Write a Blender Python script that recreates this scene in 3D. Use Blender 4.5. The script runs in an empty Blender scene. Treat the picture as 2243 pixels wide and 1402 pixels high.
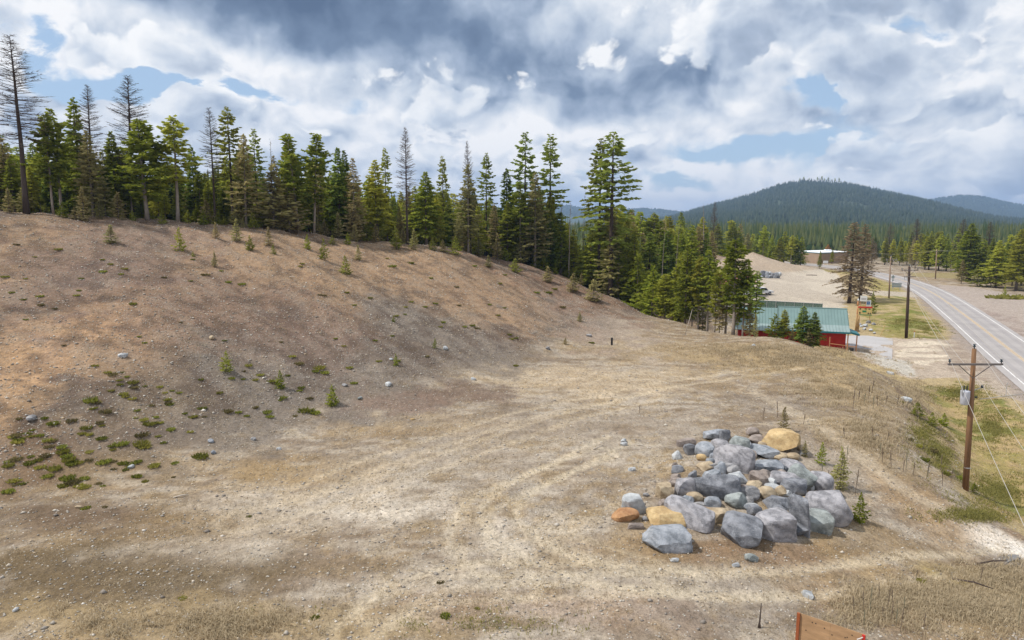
import bpy, bmesh, math, random
import numpy as np
from mathutils import Vector, Matrix, noise as mnoise

random.seed(7)
sc = bpy.context.scene
COL = sc.collection

# ------------------------------------------------------------------ camera
FPX, CX, CY, W0, H0 = 1494.0, 1121.5, 701.0, 2243, 1402
PITCH = math.radians(8.4)
CAMZ = 19.0
cam_d = bpy.data.cameras.new("camera")
cam_d.sensor_width = 36.0
cam_d.lens = 36.0 * FPX / W0
cam_d.clip_start = 0.5
cam_d.clip_end = 30000
cam = bpy.data.objects.new("camera", cam_d)
COL.objects.link(cam)
cam.location = (0, 0, CAMZ)
cam.rotation_euler = (math.radians(90) - PITCH, 0, 0)
sc.camera = cam

# ------------------------------------------------------------------ render / exposure
sc.render.engine = 'CYCLES'
sc.view_settings.view_transform = 'Standard'
sc.view_settings.look = 'None'
sc.view_settings.exposure = 0.08
sc.view_settings.gamma = 1.0
sc.view_settings.use_curve_mapping = False
sc.cycles.use_denoising = True
sc.cycles.max_bounces = 5
sc.cycles.diffuse_bounces = 3
sc.cycles.glossy_bounces = 2
sc.cycles.transmission_bounces = 2
sc.cycles.transparent_max_bounces = 6
sc.cycles.volume_bounces = 0
sc.cycles.use_adaptive_sampling = True
sc.cycles.adaptive_threshold = 0.015

# ------------------------------------------------------------------ sun and sky
SUN_EL, SUN_AZ = math.radians(54), math.radians(-94)      # azimuth from +Y towards +X
SUN = Vector((math.cos(SUN_EL) * math.sin(SUN_AZ), math.cos(SUN_EL) * math.cos(SUN_AZ), math.sin(SUN_EL)))
sun_d = bpy.data.lights.new("sun", 'SUN')
sun_d.energy = 3.8
sun_d.angle = math.radians(1.5)
sun_d.color = (1.0, 0.965, 0.91)
sun_o = bpy.data.objects.new("sun", sun_d)
COL.objects.link(sun_o)
sun_o.rotation_euler = SUN.to_track_quat('Z', 'Y').to_euler()


class NT:
    """small helper to wire shader nodes"""
    def __init__(self, tree):
        self.t = tree
        tree.nodes.clear()

    def n(self, typ, **kw):
        nd = self.t.nodes.new(typ)
        for k, v in kw.items():
            setattr(nd, k, v)
        return nd

    def l(self, a, b):
        self.t.links.new(a, b)

    def put(self, sock, v):
        if isinstance(v, bpy.types.NodeSocket):
            self.t.links.new(v, sock)
        elif v is not None:
            sock.default_value = v

    def math(self, op, a, b=None, c=None, clamp=False):
        nd = self.n('ShaderNodeMath', operation=op, use_clamp=clamp)
        for i, v in enumerate((a, b, c)):
            self.put(nd.inputs[i], v)
        return nd.outputs[0]

    def vmath(self, op, a, b=None):
        nd = self.n('ShaderNodeVectorMath', operation=op)
        self.put(nd.inputs[0], a)
        if b is not None:
            self.put(nd.inputs[1], b)
        return nd.outputs[0]

    def scale(self, a, s):
        nd = self.n('ShaderNodeVectorMath', operation='SCALE')
        self.put(nd.inputs[0], a)
        self.put(nd.inputs['Scale'], s)
        return nd.outputs[0]

    def mix(self, f, a, b, blend='MIX'):
        nd = self.n('ShaderNodeMix', data_type='RGBA', blend_type=blend)
        self.put(nd.inputs[0], f)
        self.put(nd.inputs[6], a if isinstance(a, bpy.types.NodeSocket) else (*a[:3], 1))
        self.put(nd.inputs[7], b if isinstance(b, bpy.types.NodeSocket) else (*b[:3], 1))
        return nd.outputs[2]

    def noise(self, vec, scale, detail=4, rough=0.55, dist=0.0):
        nd = self.n('ShaderNodeTexNoise')
        if vec is not None:
            self.l(vec, nd.inputs['Vector'])
        nd.inputs['Scale'].default_value = scale
        nd.inputs['Detail'].default_value = detail
        nd.inputs['Roughness'].default_value = rough
        nd.inputs['Distortion'].default_value = dist
        return nd.outputs[0]

    def ramp(self, f, stops, interp='LINEAR'):
        nd = self.n('ShaderNodeValToRGB')
        nd.color_ramp.interpolation = interp
        cr = nd.color_ramp
        while len(cr.elements) < len(stops):
            cr.elements.new(0.5)
        for e, (p, c) in zip(cr.elements, stops):
            e.position = p
            e.color = (*c[:3], 1) if not isinstance(c, (int, float)) else (c, c, c, 1)
        self.put(nd.inputs[0], f)
        return nd.outputs[0]

    def mapr(self, v, a, b, c=0.0, d=1.0, smooth=False):
        nd = self.n('ShaderNodeMapRange', clamp=True)
        if smooth:
            nd.interpolation_type = 'SMOOTHSTEP'
        for i, x in enumerate((v, a, b, c, d)):
            self.put(nd.inputs[i], x)
        return nd.outputs[0]


def ang(px, py):
    """azimuth and elevation of a sight line through a picture point"""
    u, v = (px - CX) / FPX, (CY - py) / FPX
    y = math.cos(PITCH) + v * math.sin(PITCH)
    z = -math.sin(PITCH) + v * math.cos(PITCH)
    return math.atan2(u, y), math.atan2(z, math.hypot(u, y))


world = bpy.data.worlds.new("World")
sc.world = world
world.use_nodes = True
w = NT(world.node_tree)
sky = w.n('ShaderNodeTexSky', sky_type='NISHITA', sun_disc=False, sun_elevation=SUN_EL,
          sun_rotation=SUN_AZ % (2 * math.pi), altitude=900, air_density=1.0, dust_density=1.2, ozone_density=1.2)
tc = w.n('ShaderNodeTexCoord')
D = tc.outputs['Generated']
sep = w.n('ShaderNodeSeparateXYZ')
w.l(D, sep.inputs[0])
az = w.math('ARCTAN2', sep.outputs[0], sep.outputs[1])
el = w.math('ARCSINE', sep.outputs[2])
elp = w.math('MAXIMUM', el, 0.0)
# cloud coordinates: azimuth and height, finer towards the horizon
cmb = w.n('ShaderNodeCombineXYZ')
w.l(w.math('MULTIPLY', az, 0.66), cmb.inputs[0])
w.l(w.math('MULTIPLY', w.math('LOGARITHM', w.math('ADD', elp, 0.48), 2.718), 0.52), cmb.inputs[1])
P0 = cmb.outputs[0]
warp = w.n('ShaderNodeTexNoise', noise_dimensions='2D')
w.l(P0, warp.inputs['Vector'])
warp.inputs['Scale'].default_value = 11
warp.inputs['Detail'].default_value = 4
wv = w.scale(w.vmath('SUBTRACT', warp.outputs[1], (0.5, 0.5, 0.5)), 0.035)
P = w.vmath('ADD', P0, wv)


def tex2(kind, vec, scale, **kw):
    nd = w.n(kind)
    if kind == 'ShaderNodeTexNoise':
        nd.noise_dimensions = '2D'
    else:
        nd.voronoi_dimensions = '2D'; nd.feature = 'SMOOTH_F1'
        nd.inputs['Smoothness'].default_value = 0.35
    w.l(vec, nd.inputs['Vector'])
    nd.inputs['Scale'].default_value = scale
    for k_, v_ in kw.items():
        nd.inputs[k_].default_value = v_
    return nd.outputs[0]


def density(vec):
    """heaped cumulus: broad swell with rounded heads on it"""
    a = tex2('ShaderNodeTexNoise', vec, 5.0, Detail=9, Roughness=.57)
    v1 = tex2('ShaderNodeTexVoronoi', vec, 13)
    v2 = tex2('ShaderNodeTexVoronoi', vec, 34)
    v3 = tex2('ShaderNodeTexVoronoi', vec, 85)
    h = w.math('SUBTRACT', a, w.math('MULTIPLY', v1, 0.26))
    h = w.math('SUBTRACT', h, w.math('MULTIPLY', v3, 0.040))
    return w.math('SUBTRACT', h, w.math('MULTIPLY', v2, 0.12))


n1 = density(P)
n2 = density(w.vmath('ADD', P, (-0.008, 0.022, 0.0)))
big = tex2('ShaderNodeTexNoise', P0, 2.6, Detail=2)
wx = w.n('ShaderNodeSeparateXYZ')
w.l(wv, wx.inputs[0])
azw = w.math('ADD', az, w.math('MULTIPLY', wx.outputs[0], 7.0))
elw = w.math('ADD', el, w.math('MULTIPLY', wx.outputs[1], 2.4))


def blob(px, py, sx, sy):
    a0, e0 = ang(px, py)
    da = w.math('DIVIDE', w.math('SUBTRACT', azw, a0), sx / FPX)
    de = w.math('DIVIDE', w.math('SUBTRACT', elw, e0), sy / FPX)
    r2 = w.math('ADD', w.math('MULTIPLY', da, da), w.math('MULTIPLY', de, de))
    return w.math('EXPONENT', w.math('MULTIPLY', r2, -1.0))


def blobs(lst):
    tot = None
    for px, py, sx, sy, k in lst:
        b = w.math('MULTIPLY', blob(px, py, sx, sy), k)
        tot = b if tot is None else w.math('ADD', tot, b)
    return tot


dark = blobs([(560, 20, 260, 70, .75), (850, 60, 260, 90, .9), (1150, 110, 220, 80, .6), (1330, 200, 220, 60, .8),
              (1470, 80, 90, 70, .35), (1900, 260, 220, 36, .35), (1380, 335, 120, 26, .4), (700, -80, 500, 80, .7),
              (200, 270, 170, 50, .35), (520, 330, 240, 36, .3), (820, 270, 160, 40, .25), (2150, 420, 150, 26, .2)])
white = blobs([(330, 110, 300, 50, .55), (640, 170, 200, 40, .4), (130, 130, 130, 36, .45), (1400, 290, 110, 36, .55),
               (2060, 120, 200, 80, .45), (1650, 60, 180, 60, .3), (900, 160, 160, 36, .4), (1500, 380, 260, 30, .35),
               (2150, 330, 150, 36, .3), (1130, 240, 90, 36, .35), (1850, 350, 180, 24, .35), (400, 240, 200, 30, .3)])
gap = blobs([(250, 180, 120, 18, .62), (30, 90, 80, 50, .6), (560, 207, 140, 24, .62), (1720, 205, 80, 18, .5),
             (1670, 325, 150, 20, .5), (2000, 55, 80, 18, .4), (1490, 395, 90, 16, .4), (1240, 380, 80, 20, .3)])
wisp = tex2('ShaderNodeTexNoise', w.vmath('MULTIPLY', P, (1.0, 2.0, 1.0)), 13, Detail=7, Roughness=.66)
gap = w.math('MULTIPLY', gap, w.math('ADD', w.math('MULTIPLY', wisp, 2.6), -.40))
cov = w.math('SUBTRACT', w.math('ADD', w.math('ADD', n1, w.math('MULTIPLY', big, 0.5)), w.math('MULTIPLY', dark, 0.4)), gap)
cover = w.mapr(cov, 0.18, 0.42, smooth=True)
relief = w.math('MULTIPLY', w.math('SUBTRACT', n1, n2), w.math('SUBTRACT', 3.5, w.math('MULTIPLY', w.math('MINIMUM', dark, 1.0), 1.7)))
thick = w.math('MULTIPLY', w.math('SUBTRACT', cov, 0.46), -0.75)
bright = w.math('ADD', w.math('ADD', 0.80, relief), thick)
bright = w.math('SUBTRACT', w.math('ADD', bright, w.math('MULTIPLY', white, 0.40)), w.math('MULTIPLY', dark, 0.36))
bright = w.mapr(bright, -0.38, 1.08)
ccol = w.ramp(bright, [(0.0, (.95, 1.45, 2.4)), (0.22, (1.8, 2.5, 3.7)), (0.42, (3.7, 4.5, 5.8)), (0.58, (5.7, 6.4, 7.4)),
                       (0.76, (7.6, 8.0, 8.6)), (0.95, (9.6, 9.6, 9.7))])
# nearer heaped clouds with crisp lit heads and grey undersides, in front of the broad deck
Pc = w.vmath('ADD', w.vmath('MULTIPLY', P, (1.15, 1.35, 1.0)), (3.7, 1.9, 0.0))
c1 = density(Pc)
c2 = density(w.vmath('ADD', Pc, (-0.010, 0.030, 0.0)))
cum = w.math('SUBTRACT', w.math('ADD', c1, w.math('MULTIPLY', white, 0.10)), w.math('ADD', w.math('MULTIPLY', gap, 0.5), w.math('MULTIPLY', dark, 0.30)))
cmask = w.mapr(cum, 0.255, 0.315, smooth=True)
cbr = w.math('ADD', w.math('SUBTRACT', 0.90, w.math('MULTIPLY', w.math('SUBTRACT', cum, 0.26), 1.9)), w.math('MULTIPLY', w.math('SUBTRACT', c1, c2), 2.6))
ccum = w.ramp(w.mapr(cbr, 0.0, 1.15), [(0.0, (2.2, 2.9, 4.1)), (0.35, (3.7, 4.5, 5.8)), (0.6, (6.0, 6.7, 7.7)), (0.8, (8.4, 8.7, 9.1)), (1.0, (10.0, 10.0, 10.0))])
skyc = w.mix(0.6, sky.outputs[0], (4.8, 6.6, 8.9))
final = w.mix(cover, skyc, ccol)
final = w.mix(w.math('MULTIPLY', cmask, 0.9), final, ccum)
hz = w.mapr(el, 0.0, 0.08, 0.18, 0.0)
final = w.mix(hz, final, (6.6, 7.2, 8.0))
bg = w.n('ShaderNodeBackground')
w.l(final, bg.inputs[0])
bg.inputs[1].default_value = 0.1
world.cycles.sampling_method = 'MANUAL'
world.cycles.sample_map_resolution = 256
out = w.n('ShaderNodeOutputWorld')
w.l(bg.outputs[0], out.inputs[0])

# ------------------------------------------------------------------ helpers: noise, rays, meshes
_rs = np.random.RandomState(11)
_PERM = _rs.randint(0, 2 ** 16, 4096)


def vnoise(x, y, seed=0):
    x = np.asarray(x, np.float32); y = np.asarray(y, np.float32)
    xi = np.floor(x).astype(np.int64); yi = np.floor(y).astype(np.int64)
    fx = x - xi; fy = y - yi
    fx = fx * fx * (3 - 2 * fx); fy = fy * fy * (3 - 2 * fy)

    def h(i, j):
        return _PERM[(_PERM[(i + seed * 131) & 4095] + j * 7 + seed * 17) & 4095] / 65535.0
    a = h(xi, yi); b = h(xi + 1, yi); c = h(xi, yi + 1); d = h(xi + 1, yi + 1)
    return (a * (1 - fx) + b * fx) * (1 - fy) + (c * (1 - fx) + d * fx) * fy


_FC = {}


def fbm(x, y, sc_, octv=4, seed=0, rough=0.5):
    key = (id(x), id(y), sc_, octv, seed, rough) if np.size(x) > 200000 and x is globals().get('XX') else None
    if key in _FC:
        return _FC[key]
    r = _fbm(x, y, sc_, octv, seed, rough)
    if key:
        _FC[key] = r
    return r


def _fbm(x, y, sc_, octv=4, seed=0, rough=0.5):
    t = 0; amp = 1; tot = 0
    for o in range(octv):
        t = t + amp * vnoise(np.asarray(x) * sc_ * 2 ** o + 13.7 * o, np.asarray(y) * sc_ * 2 ** o + 5.3 * o, seed + o)
        tot += amp; amp *= rough
    return t / tot


def sstep(a, b, x):
    t = np.clip((np.asarray(x, float) - a) / (b - a), 0, 1)
    return t * t * (3 - 2 * t)


def ray(px, py):
    u, v = (px - CX) / FPX, (CY - py) / FPX
    return np.array([u, math.cos(PITCH) + v * math.sin(PITCH), -math.sin(PITCH) + v * math.cos(PITCH)])


def at_z(px, py, z):
    r = ray(px, py); t = (z - CAMZ) / r[2]
    return np.array([r[0] * t, r[1] * t, z])


def at_y(px, py, Y):
    r = ray(px, py); t = Y / r[1]
    return np.array([r[0] * t, Y, CAMZ + r[2] * t])


def new_mesh(name, V, F, mats=None, smooth=False, mi=None):
    me = bpy.data.meshes.new(name)
    me.from_pydata([tuple(map(float, v)) for v in V], [], [tuple(f) for f in F])
    for m in (mats or []):
        me.materials.append(m)
    if mi is not None:
        me.polygons.foreach_set('material_index', np.array(mi, dtype=np.int32))
    if smooth:
        me.polygons.foreach_set('use_smooth', np.ones(len(me.polygons), dtype=bool))
    me.update()
    return me


def np_mesh(name, V, F, mats=None, smooth=False):
    """fast mesh from numpy arrays, all faces of the same size"""
    V = np.asarray(V, np.float32); F = np.asarray(F, np.int32)
    me = bpy.data.meshes.new(name)
    n, k = F.shape
    me.vertices.add(len(V)); me.vertices.foreach_set('co', V.ravel())
    me.loops.add(n * k); me.loops.foreach_set('vertex_index', F.ravel())
    me.polygons.add(n); me.polygons.foreach_set('loop_start', np.arange(0, n * k, k, dtype=np.int32))
    if smooth:
        me.polygons.foreach_set('use_smooth', np.ones(n, dtype=bool))
    for m in (mats or []):
        me.materials.append(m)
    me.update(calc_edges=True)
    return me


def link(name, me, parent=None, loc=None, rot=None, scale=None):
    o = bpy.data.objects.new(name, me)
    COL.objects.link(o)
    if parent is not None:
        o.parent = parent
    if loc is not None:
        o.location = [float(c) for c in loc]
    if rot is not None:
        o.rotation_euler = rot
    if scale is not None:
        o.scale = (scale, scale, scale) if isinstance(scale, (int, float)) else scale
    return o


def tag(o, label=None, cat=None, group=None, kind=None):
    if label: o['label'] = label
    if cat: o['category'] = cat
    if group: o['group'] = group
    if kind: o['kind'] = kind
    return o


def empty(name, loc, rz=0.0):
    o = link(name, None, loc=loc, rot=(0, 0, rz))
    o.empty_display_size = 0.3
    return o


class MB:
    """collects simple solids into one mesh"""
    def __init__(self):
        self.V = []; self.F = []

    def add(self, V, F):
        n = len(self.V)
        self.V += [tuple(v) for v in V]
        self.F += [tuple(i + n for i in f) for f in F]
        return self

    def box(self, c, s, rot=None):
        x, y, z = [d / 2 for d in s]
        V = [(-x, -y, -z), (x, -y, -z), (x, y, -z), (-x, y, -z), (-x, -y, z), (x, -y, z), (x, y, z), (-x, y, z)]
        if rot is not None:
            V = [tuple(rot @ Vector(v)) for v in V]
        V = [(v[0] + c[0], v[1] + c[1], v[2] + c[2]) for v in V]
        return self.add(V, [(0, 3, 2, 1), (4, 5, 6, 7), (0, 1, 5, 4), (1, 2, 6, 5), (2, 3, 7, 6), (3, 0, 4, 7)])

    def tube(self, pts, radii, n=6, caps=True):
        pts = [Vector(p) for p in pts]
        V = []; F = []
        for i, p in enumerate(pts):
            a = pts[max(i - 1, 0)]; b = pts[min(i + 1, len(pts) - 1)]
            d = (b - a).normalized()
            ref = Vector((0, 0, 1)) if abs(d.z) < 0.9 else Vector((1, 0, 0))
            u = d.cross(ref).normalized(); v = d.cross(u).normalized()
            r = radii[i] if hasattr(radii, '__len__') else radii
            for k in range(n):
                t = 2 * math.pi * k / n
                V.append(p + u * (r * math.cos(t)) + v * (r * math.sin(t)))
        for i in range(len(pts) - 1):
            for k in range(n):
                k2 = (k + 1) % n
                F.append((i * n + k, i * n + k2, (i + 1) * n + k2, (i + 1) * n + k))
        if caps:
            F.append(tuple(range(n - 1, -1, -1)))
            F.append(tuple((len(pts) - 1) * n + k for k in range(n)))
        return self.add(V, F)

    def prism(self, poly, d0, d1, fn):
        """extrude polygon: fn(a, b, depth) -> xyz"""
        n = len(poly)
        V = [fn(a, b, d0) for a, b in poly] + [fn(a, b, d1) for a, b in poly]
        F = [tuple(range(n - 1, -1, -1)), tuple(range(n, 2 * n))]
        for i in range(n):
            j = (i + 1) % n
            F.append((i, j, n + j, n + i))
        return self.add(V, F)

    def mesh(self, name, mats, smooth=False):
        return new_mesh(name, self.V, self.F, mats if isinstance(mats, (list, tuple)) else [mats], smooth)


# ------------------------------------------------------------------ materials
def mat_new(name):
    m = bpy.data.materials.new(name)
    m.use_nodes = True
    t = NT(m.node_tree)
    b = t.n('ShaderNodeBsdfPrincipled')
    o = t.n('ShaderNodeOutputMaterial')
    t.l(b.outputs[0], o.inputs[0])
    b.inputs['Specular IOR Level'].default_value = 0.25
    return m, t, b


def mat_plain(name, col, rough=0.7, var=0.25, scale=3.0, metal=0.0, bump=0.0, stretch=None):
    """one colour with uneven wear"""
    m, t, b = mat_new(name)
    tcn = t.n('ShaderNodeTexCoord')
    vec = tcn.outputs['Object']
    if stretch:
        mp = t.n('ShaderNodeMapping')
        mp.inputs['Scale'].default_value = stretch
        t.l(vec, mp.inputs[0]); vec = mp.outputs[0]
    nz = t.noise(vec, scale, 6, 0.6)
    f = t.mapr(nz, 0.25, 0.75)
    lo = [c * (1 - var) for c in col]; hi = [min(1, c * (1 + var)) for c in col]
    t.l(t.mix(f, lo, hi), b.inputs['Base Color'])
    b.inputs['Roughness'].default_value = rough
    b.inputs['Metallic'].default_value = metal
    if bump:
        bp = t.n('ShaderNodeBump'); bp.inputs['Strength'].default_value = bump
        bp.inputs['Distance'].default_value = 0.02
        t.l(nz, bp.inputs['Height']); t.l(bp.outputs[0], b.inputs['Normal'])
    return m


def mat_leaf(name, c1, c2, objvar=0.35, trans=0.25, c3=None):
    """foliage: each leaf clump and each tree differs a little"""
    m = bpy.data.materials.new(name)
    m.use_nodes = True
    t = NT(m.node_tree)
    g = t.n('ShaderNodeNewGeometry'); oi = t.n('ShaderNodeObjectInfo')
    base = t.mix(g.outputs['Random Per Island'], c1, c2)
    if c3 is not None:
        base = t.mix(t.math('MULTIPLY', t.mapr(oi.outputs['Random'], 0.35, 1.0), 0.8), base, c3)
    k = t.mapr(t.math('FRACT', t.math('MULTIPLY', oi.outputs['Random'], 7.31)), 0, 1, 1 - objvar, 1 + objvar)
    cmbx = t.n('ShaderNodeCombineXYZ')
    for i in range(3):
        t.l(k, cmbx.inputs[i])
    colr = t.mix(1.0, base, cmbx.outputs[0], 'MULTIPLY')
    d = t.n('ShaderNodeBsdfDiffuse'); tr = t.n('ShaderNodeBsdfTranslucent')
    t.l(colr, d.inputs[0]); t.l(colr, tr.inputs[0])
    mx = t.n('ShaderNodeMixShader'); mx.inputs[0].default_value = trans
    t.l(d.outputs[0], mx.inputs[1]); t.l(tr.outputs[0], mx.inputs[2])
    o = t.n('ShaderNodeOutputMaterial'); t.l(mx.outputs[0], o.inputs[0])
    return m
# ================================================================== THE GROUND
def crest_curve():
    return [(-420, 452, 74), (-150, 460, 77), (0, 466, 80), (250, 478, 84), (560, 500, 92), (800, 525, 102), (1000, 550, 112),
            (1130, 576, 119), (1250, 608, 122), (1370, 657, 114), (1500, 703, 102), (1640, 741, 90)]


TOE = [(-420, 1130), (-150, 1095), (0, 1082), (250, 1062), (560, 962), (800, 912), (1000, 862), (1090, 826), (1170, 798), (1300, 765), (1420, 748), (1540, 748)]
CREST_X = [c[0] for c in crest_curve()]
CREST_Y = [c[2] for c in crest_curve()]


def crestY(px):
    return float(np.interp(px, CREST_X, CREST_Y))


def base_z(X, Y):
    X = np.asarray(X, float); Y = np.asarray(Y, float)
    s = 1 / (1 + np.exp(-(8 - X) / 24)); q = 1 / (1 + np.exp(-(Y - 62) / 12))
    near = 3.5 / (1 + np.exp((X - 30) / 3.0))
    hill = 14 * s * q * (1 - sstep(120, 420, Y))
    return near * (1 - q) + hill


ctrl = []
for c, tpt in zip(crest_curve(), TOE):
    C = at_y(*c)
    T = at_z(tpt[0], tpt[1], 3.6)
    for k, bend in ((0, 0), (0.12, -0.02), (0.3, 0.0), (0.5, 0.02), (0.72, 0.045), (0.9, 0.03), (1, 0)):
        p = T + (C - T) * k
        ctrl.append((p[0], p[1], p[2] + bend * (C[2] - T[2])))
    dv = (C - T)[:2]; dv /= np.linalg.norm(dv)
    fall = 0.03 if c[0] < 700 else 0.07
    for e in (14, 40, 75):
        ctrl.append((C[0] + dv[0] * e, C[1] + dv[1] * e, max(C[2] - fall * e - (0.6 if e > 10 else 0), 0.2)))
    # floor in front of the toe
    for e in (7, 15):
        q = T - np.array([dv[0] * e, dv[1] * e, 0])
        if q[1] > 17 and q[0] < 20:
            ctrl.append((q[0], q[1], 3.5))
for px, py, z in [(300, 1250, 3.45), (700, 1150, 3.5), (1100, 1050, 3.5), (1300, 900, 3.5), (1450, 850, 3.5), (1250, 1250, 3.4), (900, 1380, 3.4),
                  (1500, 1290, 3.0), (1650, 1200, 3.0), (1500, 1000, 3.4), (1650, 900, 3.4), (1750, 830, 3.4), (1600, 790, 3.5), (1800, 1000, 3.0),
                  (1880, 900, 3.1), (1900, 1150, 2.4), (1800, 1250, 2.4), (1750, 1380, 2.6), (1950, 1300, 2.0), (2050, 1250, 1.5),
                  (2000, 1170, 1.6), (2150, 1200, 0.8), (2243, 1190, 0.6), (2100, 1330, 2.0), (2220, 1330, 2.1), (2200, 1400, 2.4), (2050, 1390, 2.3),
                  (2400, 1200, 0.3), (2400, 1400, 1.0),
                  # rim of the terrace
                  (1930, 835, 3.1), (1960, 885, 2.9), (1990, 945, 2.6), (2030, 1015, 2.1), (2080, 1090, 1.4),
                  # foot of the bank
                  (1960, 815, .15), (2000, 835, .0), (2050, 880, .0), (2085, 930, .0), (2112, 990, .1), (2140, 1060, .2), (2200, 1120, .3),
                  (2150, 900, -.3), (2200, 1000, -.3), (2243, 1080, -.2), (2100, 840, .0), (1900, 765, .0), (1950, 780, 0), (2000, 760, 0), (1990, 700, 0),
                  (2243, 900, .05), (2230, 830, .05), (2400, 1000, 0), (2400, 880, 0)]:
    ctrl.append(tuple(at_z(px, py, z)))
for px, py, Yr in [(1600, 728, 92), (1640, 730, 89), (1700, 736, 87), (1760, 753, 85), (1820, 772, 81), (1870, 792, 76)]:
    p = at_y(px, py, Yr); ctrl.append(tuple(p)); ctrl.append((p[0] + 1, p[1] + 2.0, p[2] - .5)); ctrl.append((p[0] + 2.2, p[1] + 5, p[2] - 2.4)); ctrl.append((p[0] - .5, p[1] - 4, p[2] - .1))
for X, Y in [(38, 93), (33, 95), (44, 91), (48, 88), (36, 100), (44, 100), (30, 104), (24, 116), (34, 112), (20, 128), (46, 112), (60, 100), (70, 90),
             (30, 140), (20, 150), (45, 140), (60, 150), (60, 125), (75, 60), (80, 110), (60, 40), (60, 20), (80, 20), (45, 5), (90, 150), (85, 175), (60, 180), (35, 175), (15, 185)]:
    ctrl.append((X, Y, 0.0))
for X, Y, z in [(0, 8, 3.5), (-20, 10, 3.5), (20, 10, 3.3), (0, -5, 3.5), (30, 0, 2.0), (-30, 0, 3.6), (-70, 20, 8), (-100, 40, 16), (-125, 70, 20), (-60, 5, 5),
                (-120, 110, 17), (-90, 150, 14), (-50, 165, 12), (-10, 175, 8), (-130, 20, 15)]:
    ctrl.append((X, Y, z))
ctrl = np.array(ctrl)
# thin plate spline through the surveyed points
_A = ctrl[:, :2] / 50.0
_d = np.linalg.norm(_A[:, None] - _A[None], axis=2)
_K = np.where(_d > 0, _d ** 2 * np.log(_d + 1e-12), 0) + np.eye(len(_A)) * 0.004
_Pm = np.c_[np.ones(len(_A)), _A]
_M = np.block([[_K, _Pm], [_Pm.T, np.zeros((3, 3))]])
_sol = np.linalg.solve(_M, np.r_[ctrl[:, 2], 0, 0, 0])


def tps(X, Y):
    sh = X.shape
    P_ = np.c_[X.ravel(), Y.ravel()] / 50.0
    res = np.empty(len(P_))
    for i in range(0, len(P_), 20000):
        q = P_[i:i + 20000]
        d2 = ((q[:, None, :] - _A[None]) ** 2).sum(2)
        res[i:i + 20000] = (0.5 * d2 * np.log(d2 + 1e-12)) @ _sol[:len(_A)] + _sol[-3] + q @ _sol[-2:]
    return res.reshape(sh)


def axis(segments):
    a = [segments[0][0]]
    for x0, x1, d0, d1 in segments:
        x = x0
        while x < x1 - 1e-6:
            f = (x - x0) / (x1 - x0)
            x += d0 * (d1 / d0) ** f
            a.append(min(x, x1))
    return np.array(a)


GX = axis([(-9000, -400, 900, 40), (-400, -120, 40, 2.2), (-120, -26, 2.2, .36), (-26, 44, .32, .32), (44, 150, .36, 1.2), (150, 420, 1.2, 40), (420, 9000, 40, 900)])
GY = axis([(-400, -10, 60, 3), (-10, 21, 3, .3), (21, 62, .28, .36), (62, 140, .36, .75), (140, 340, .85, 2.0), (340, 1100, 2.2, 50), (1100, 9000, 60, 900)])
XX, YY = np.meshgrid(GX, GY)
print('GRID', XX.shape)
Z = base_z(XX, YY)
bx = sstep(-140, -112, XX) * (1 - sstep(66, 92, XX)); by = sstep(-4, 12, YY) * (1 - sstep(150, 190, YY))
blend = bx * by
inn = blend > 0
Z[inn] = Z[inn] * (1 - blend[inn]) + tps(XX[inn], YY[inn]) * blend[inn]
# hump of fill under the boulders
PB = at_z(1640, 1075, 3.2)
Z += 0.75 * np.exp(-(((XX - PB[0]) / 4.2) ** 2 + ((YY - PB[1] - 1.2) / 4.0) ** 2) ** 2)


# spoil heaps in the gravel yard
def heap(px, Y, h, sx, sy, rough=1.0):
    X0 = (px - CX) / FPX * Y * 1.0
    r = np.sqrt(((XX - X0) / sx) ** 2 + ((YY - Y) / sy) ** 2)
    r = r * (1 + 0.25 * (fbm(XX, YY, 0.08, 3, 5) - 0.5))
    return h * np.clip(1 - r, 0, 1) ** 0.9 * (0.9 + 0.25 * fbm(XX, YY, 0.2, 3, 9))


Z = np.maximum(Z, Z * 0.4 + np.maximum.reduce([heap(1650, 252, 6.4, 20, 18), heap(1560, 234, 6.5, 26, 18), heap(1708, 254, 3.2, 18, 14), heap(1480, 226, 6.5, 20, 18)]))
# natural unevenness
dist = np.hypot(XX, YY)
rel = np.clip(1 - sstep(150, 330, YY), 0, 1) * np.clip(1 - sstep(60, 90, XX), 0, 1)
slope_m = sstep(4.4, 6.5, Z)
Z += rel * ((fbm(XX, YY, 0.12, 3, 1) - .5) * 0.5 + (fbm(XX, YY, 0.6, 3, 2) - .5) * 0.16 + (fbm(XX, YY, 2.0, 2, 3) - .5) * 0.07)
# gullies running down the cut
TU = np.array([0.64, 0.77])      # along the toe
al = XX * TU[0] + YY * TU[1]; ac = -XX * TU[1] + YY * TU[0]
Z += rel * slope_m * ((fbm(al * 1.0, ac * 0.12, 0.22, 3, 21) - .5) * 1.3 + (fbm(al * 1.0, ac * 0.10, 0.8, 3, 23) - .5) * .45)
# hollow along the road
Z += -0.0


def lookup(arr, X, Y):
    X = np.atleast_1d(np.asarray(X, float)); Y = np.atleast_1d(np.asarray(Y, float))
    i = np.clip(np.searchsorted(GX, X) - 1, 0, len(GX) - 2); j = np.clip(np.searchsorted(GY, Y) - 1, 0, len(GY) - 2)
    fx = np.clip((X - GX[i]) / (GX[i + 1] - GX[i]), 0, 1); fy = np.clip((Y - GY[j]) / (GY[j + 1] - GY[j]), 0, 1)
    return (arr[j, i] * (1 - fx) + arr[j, i + 1] * fx) * (1 - fy) + (arr[j + 1, i] * (1 - fx) + arr[j + 1, i + 1] * fx) * fy


def hz(X, Y):
    r = lookup(Z, X, Y)
    return float(r[0]) if np.isscalar(X) or np.ndim(X) == 0 else r


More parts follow.
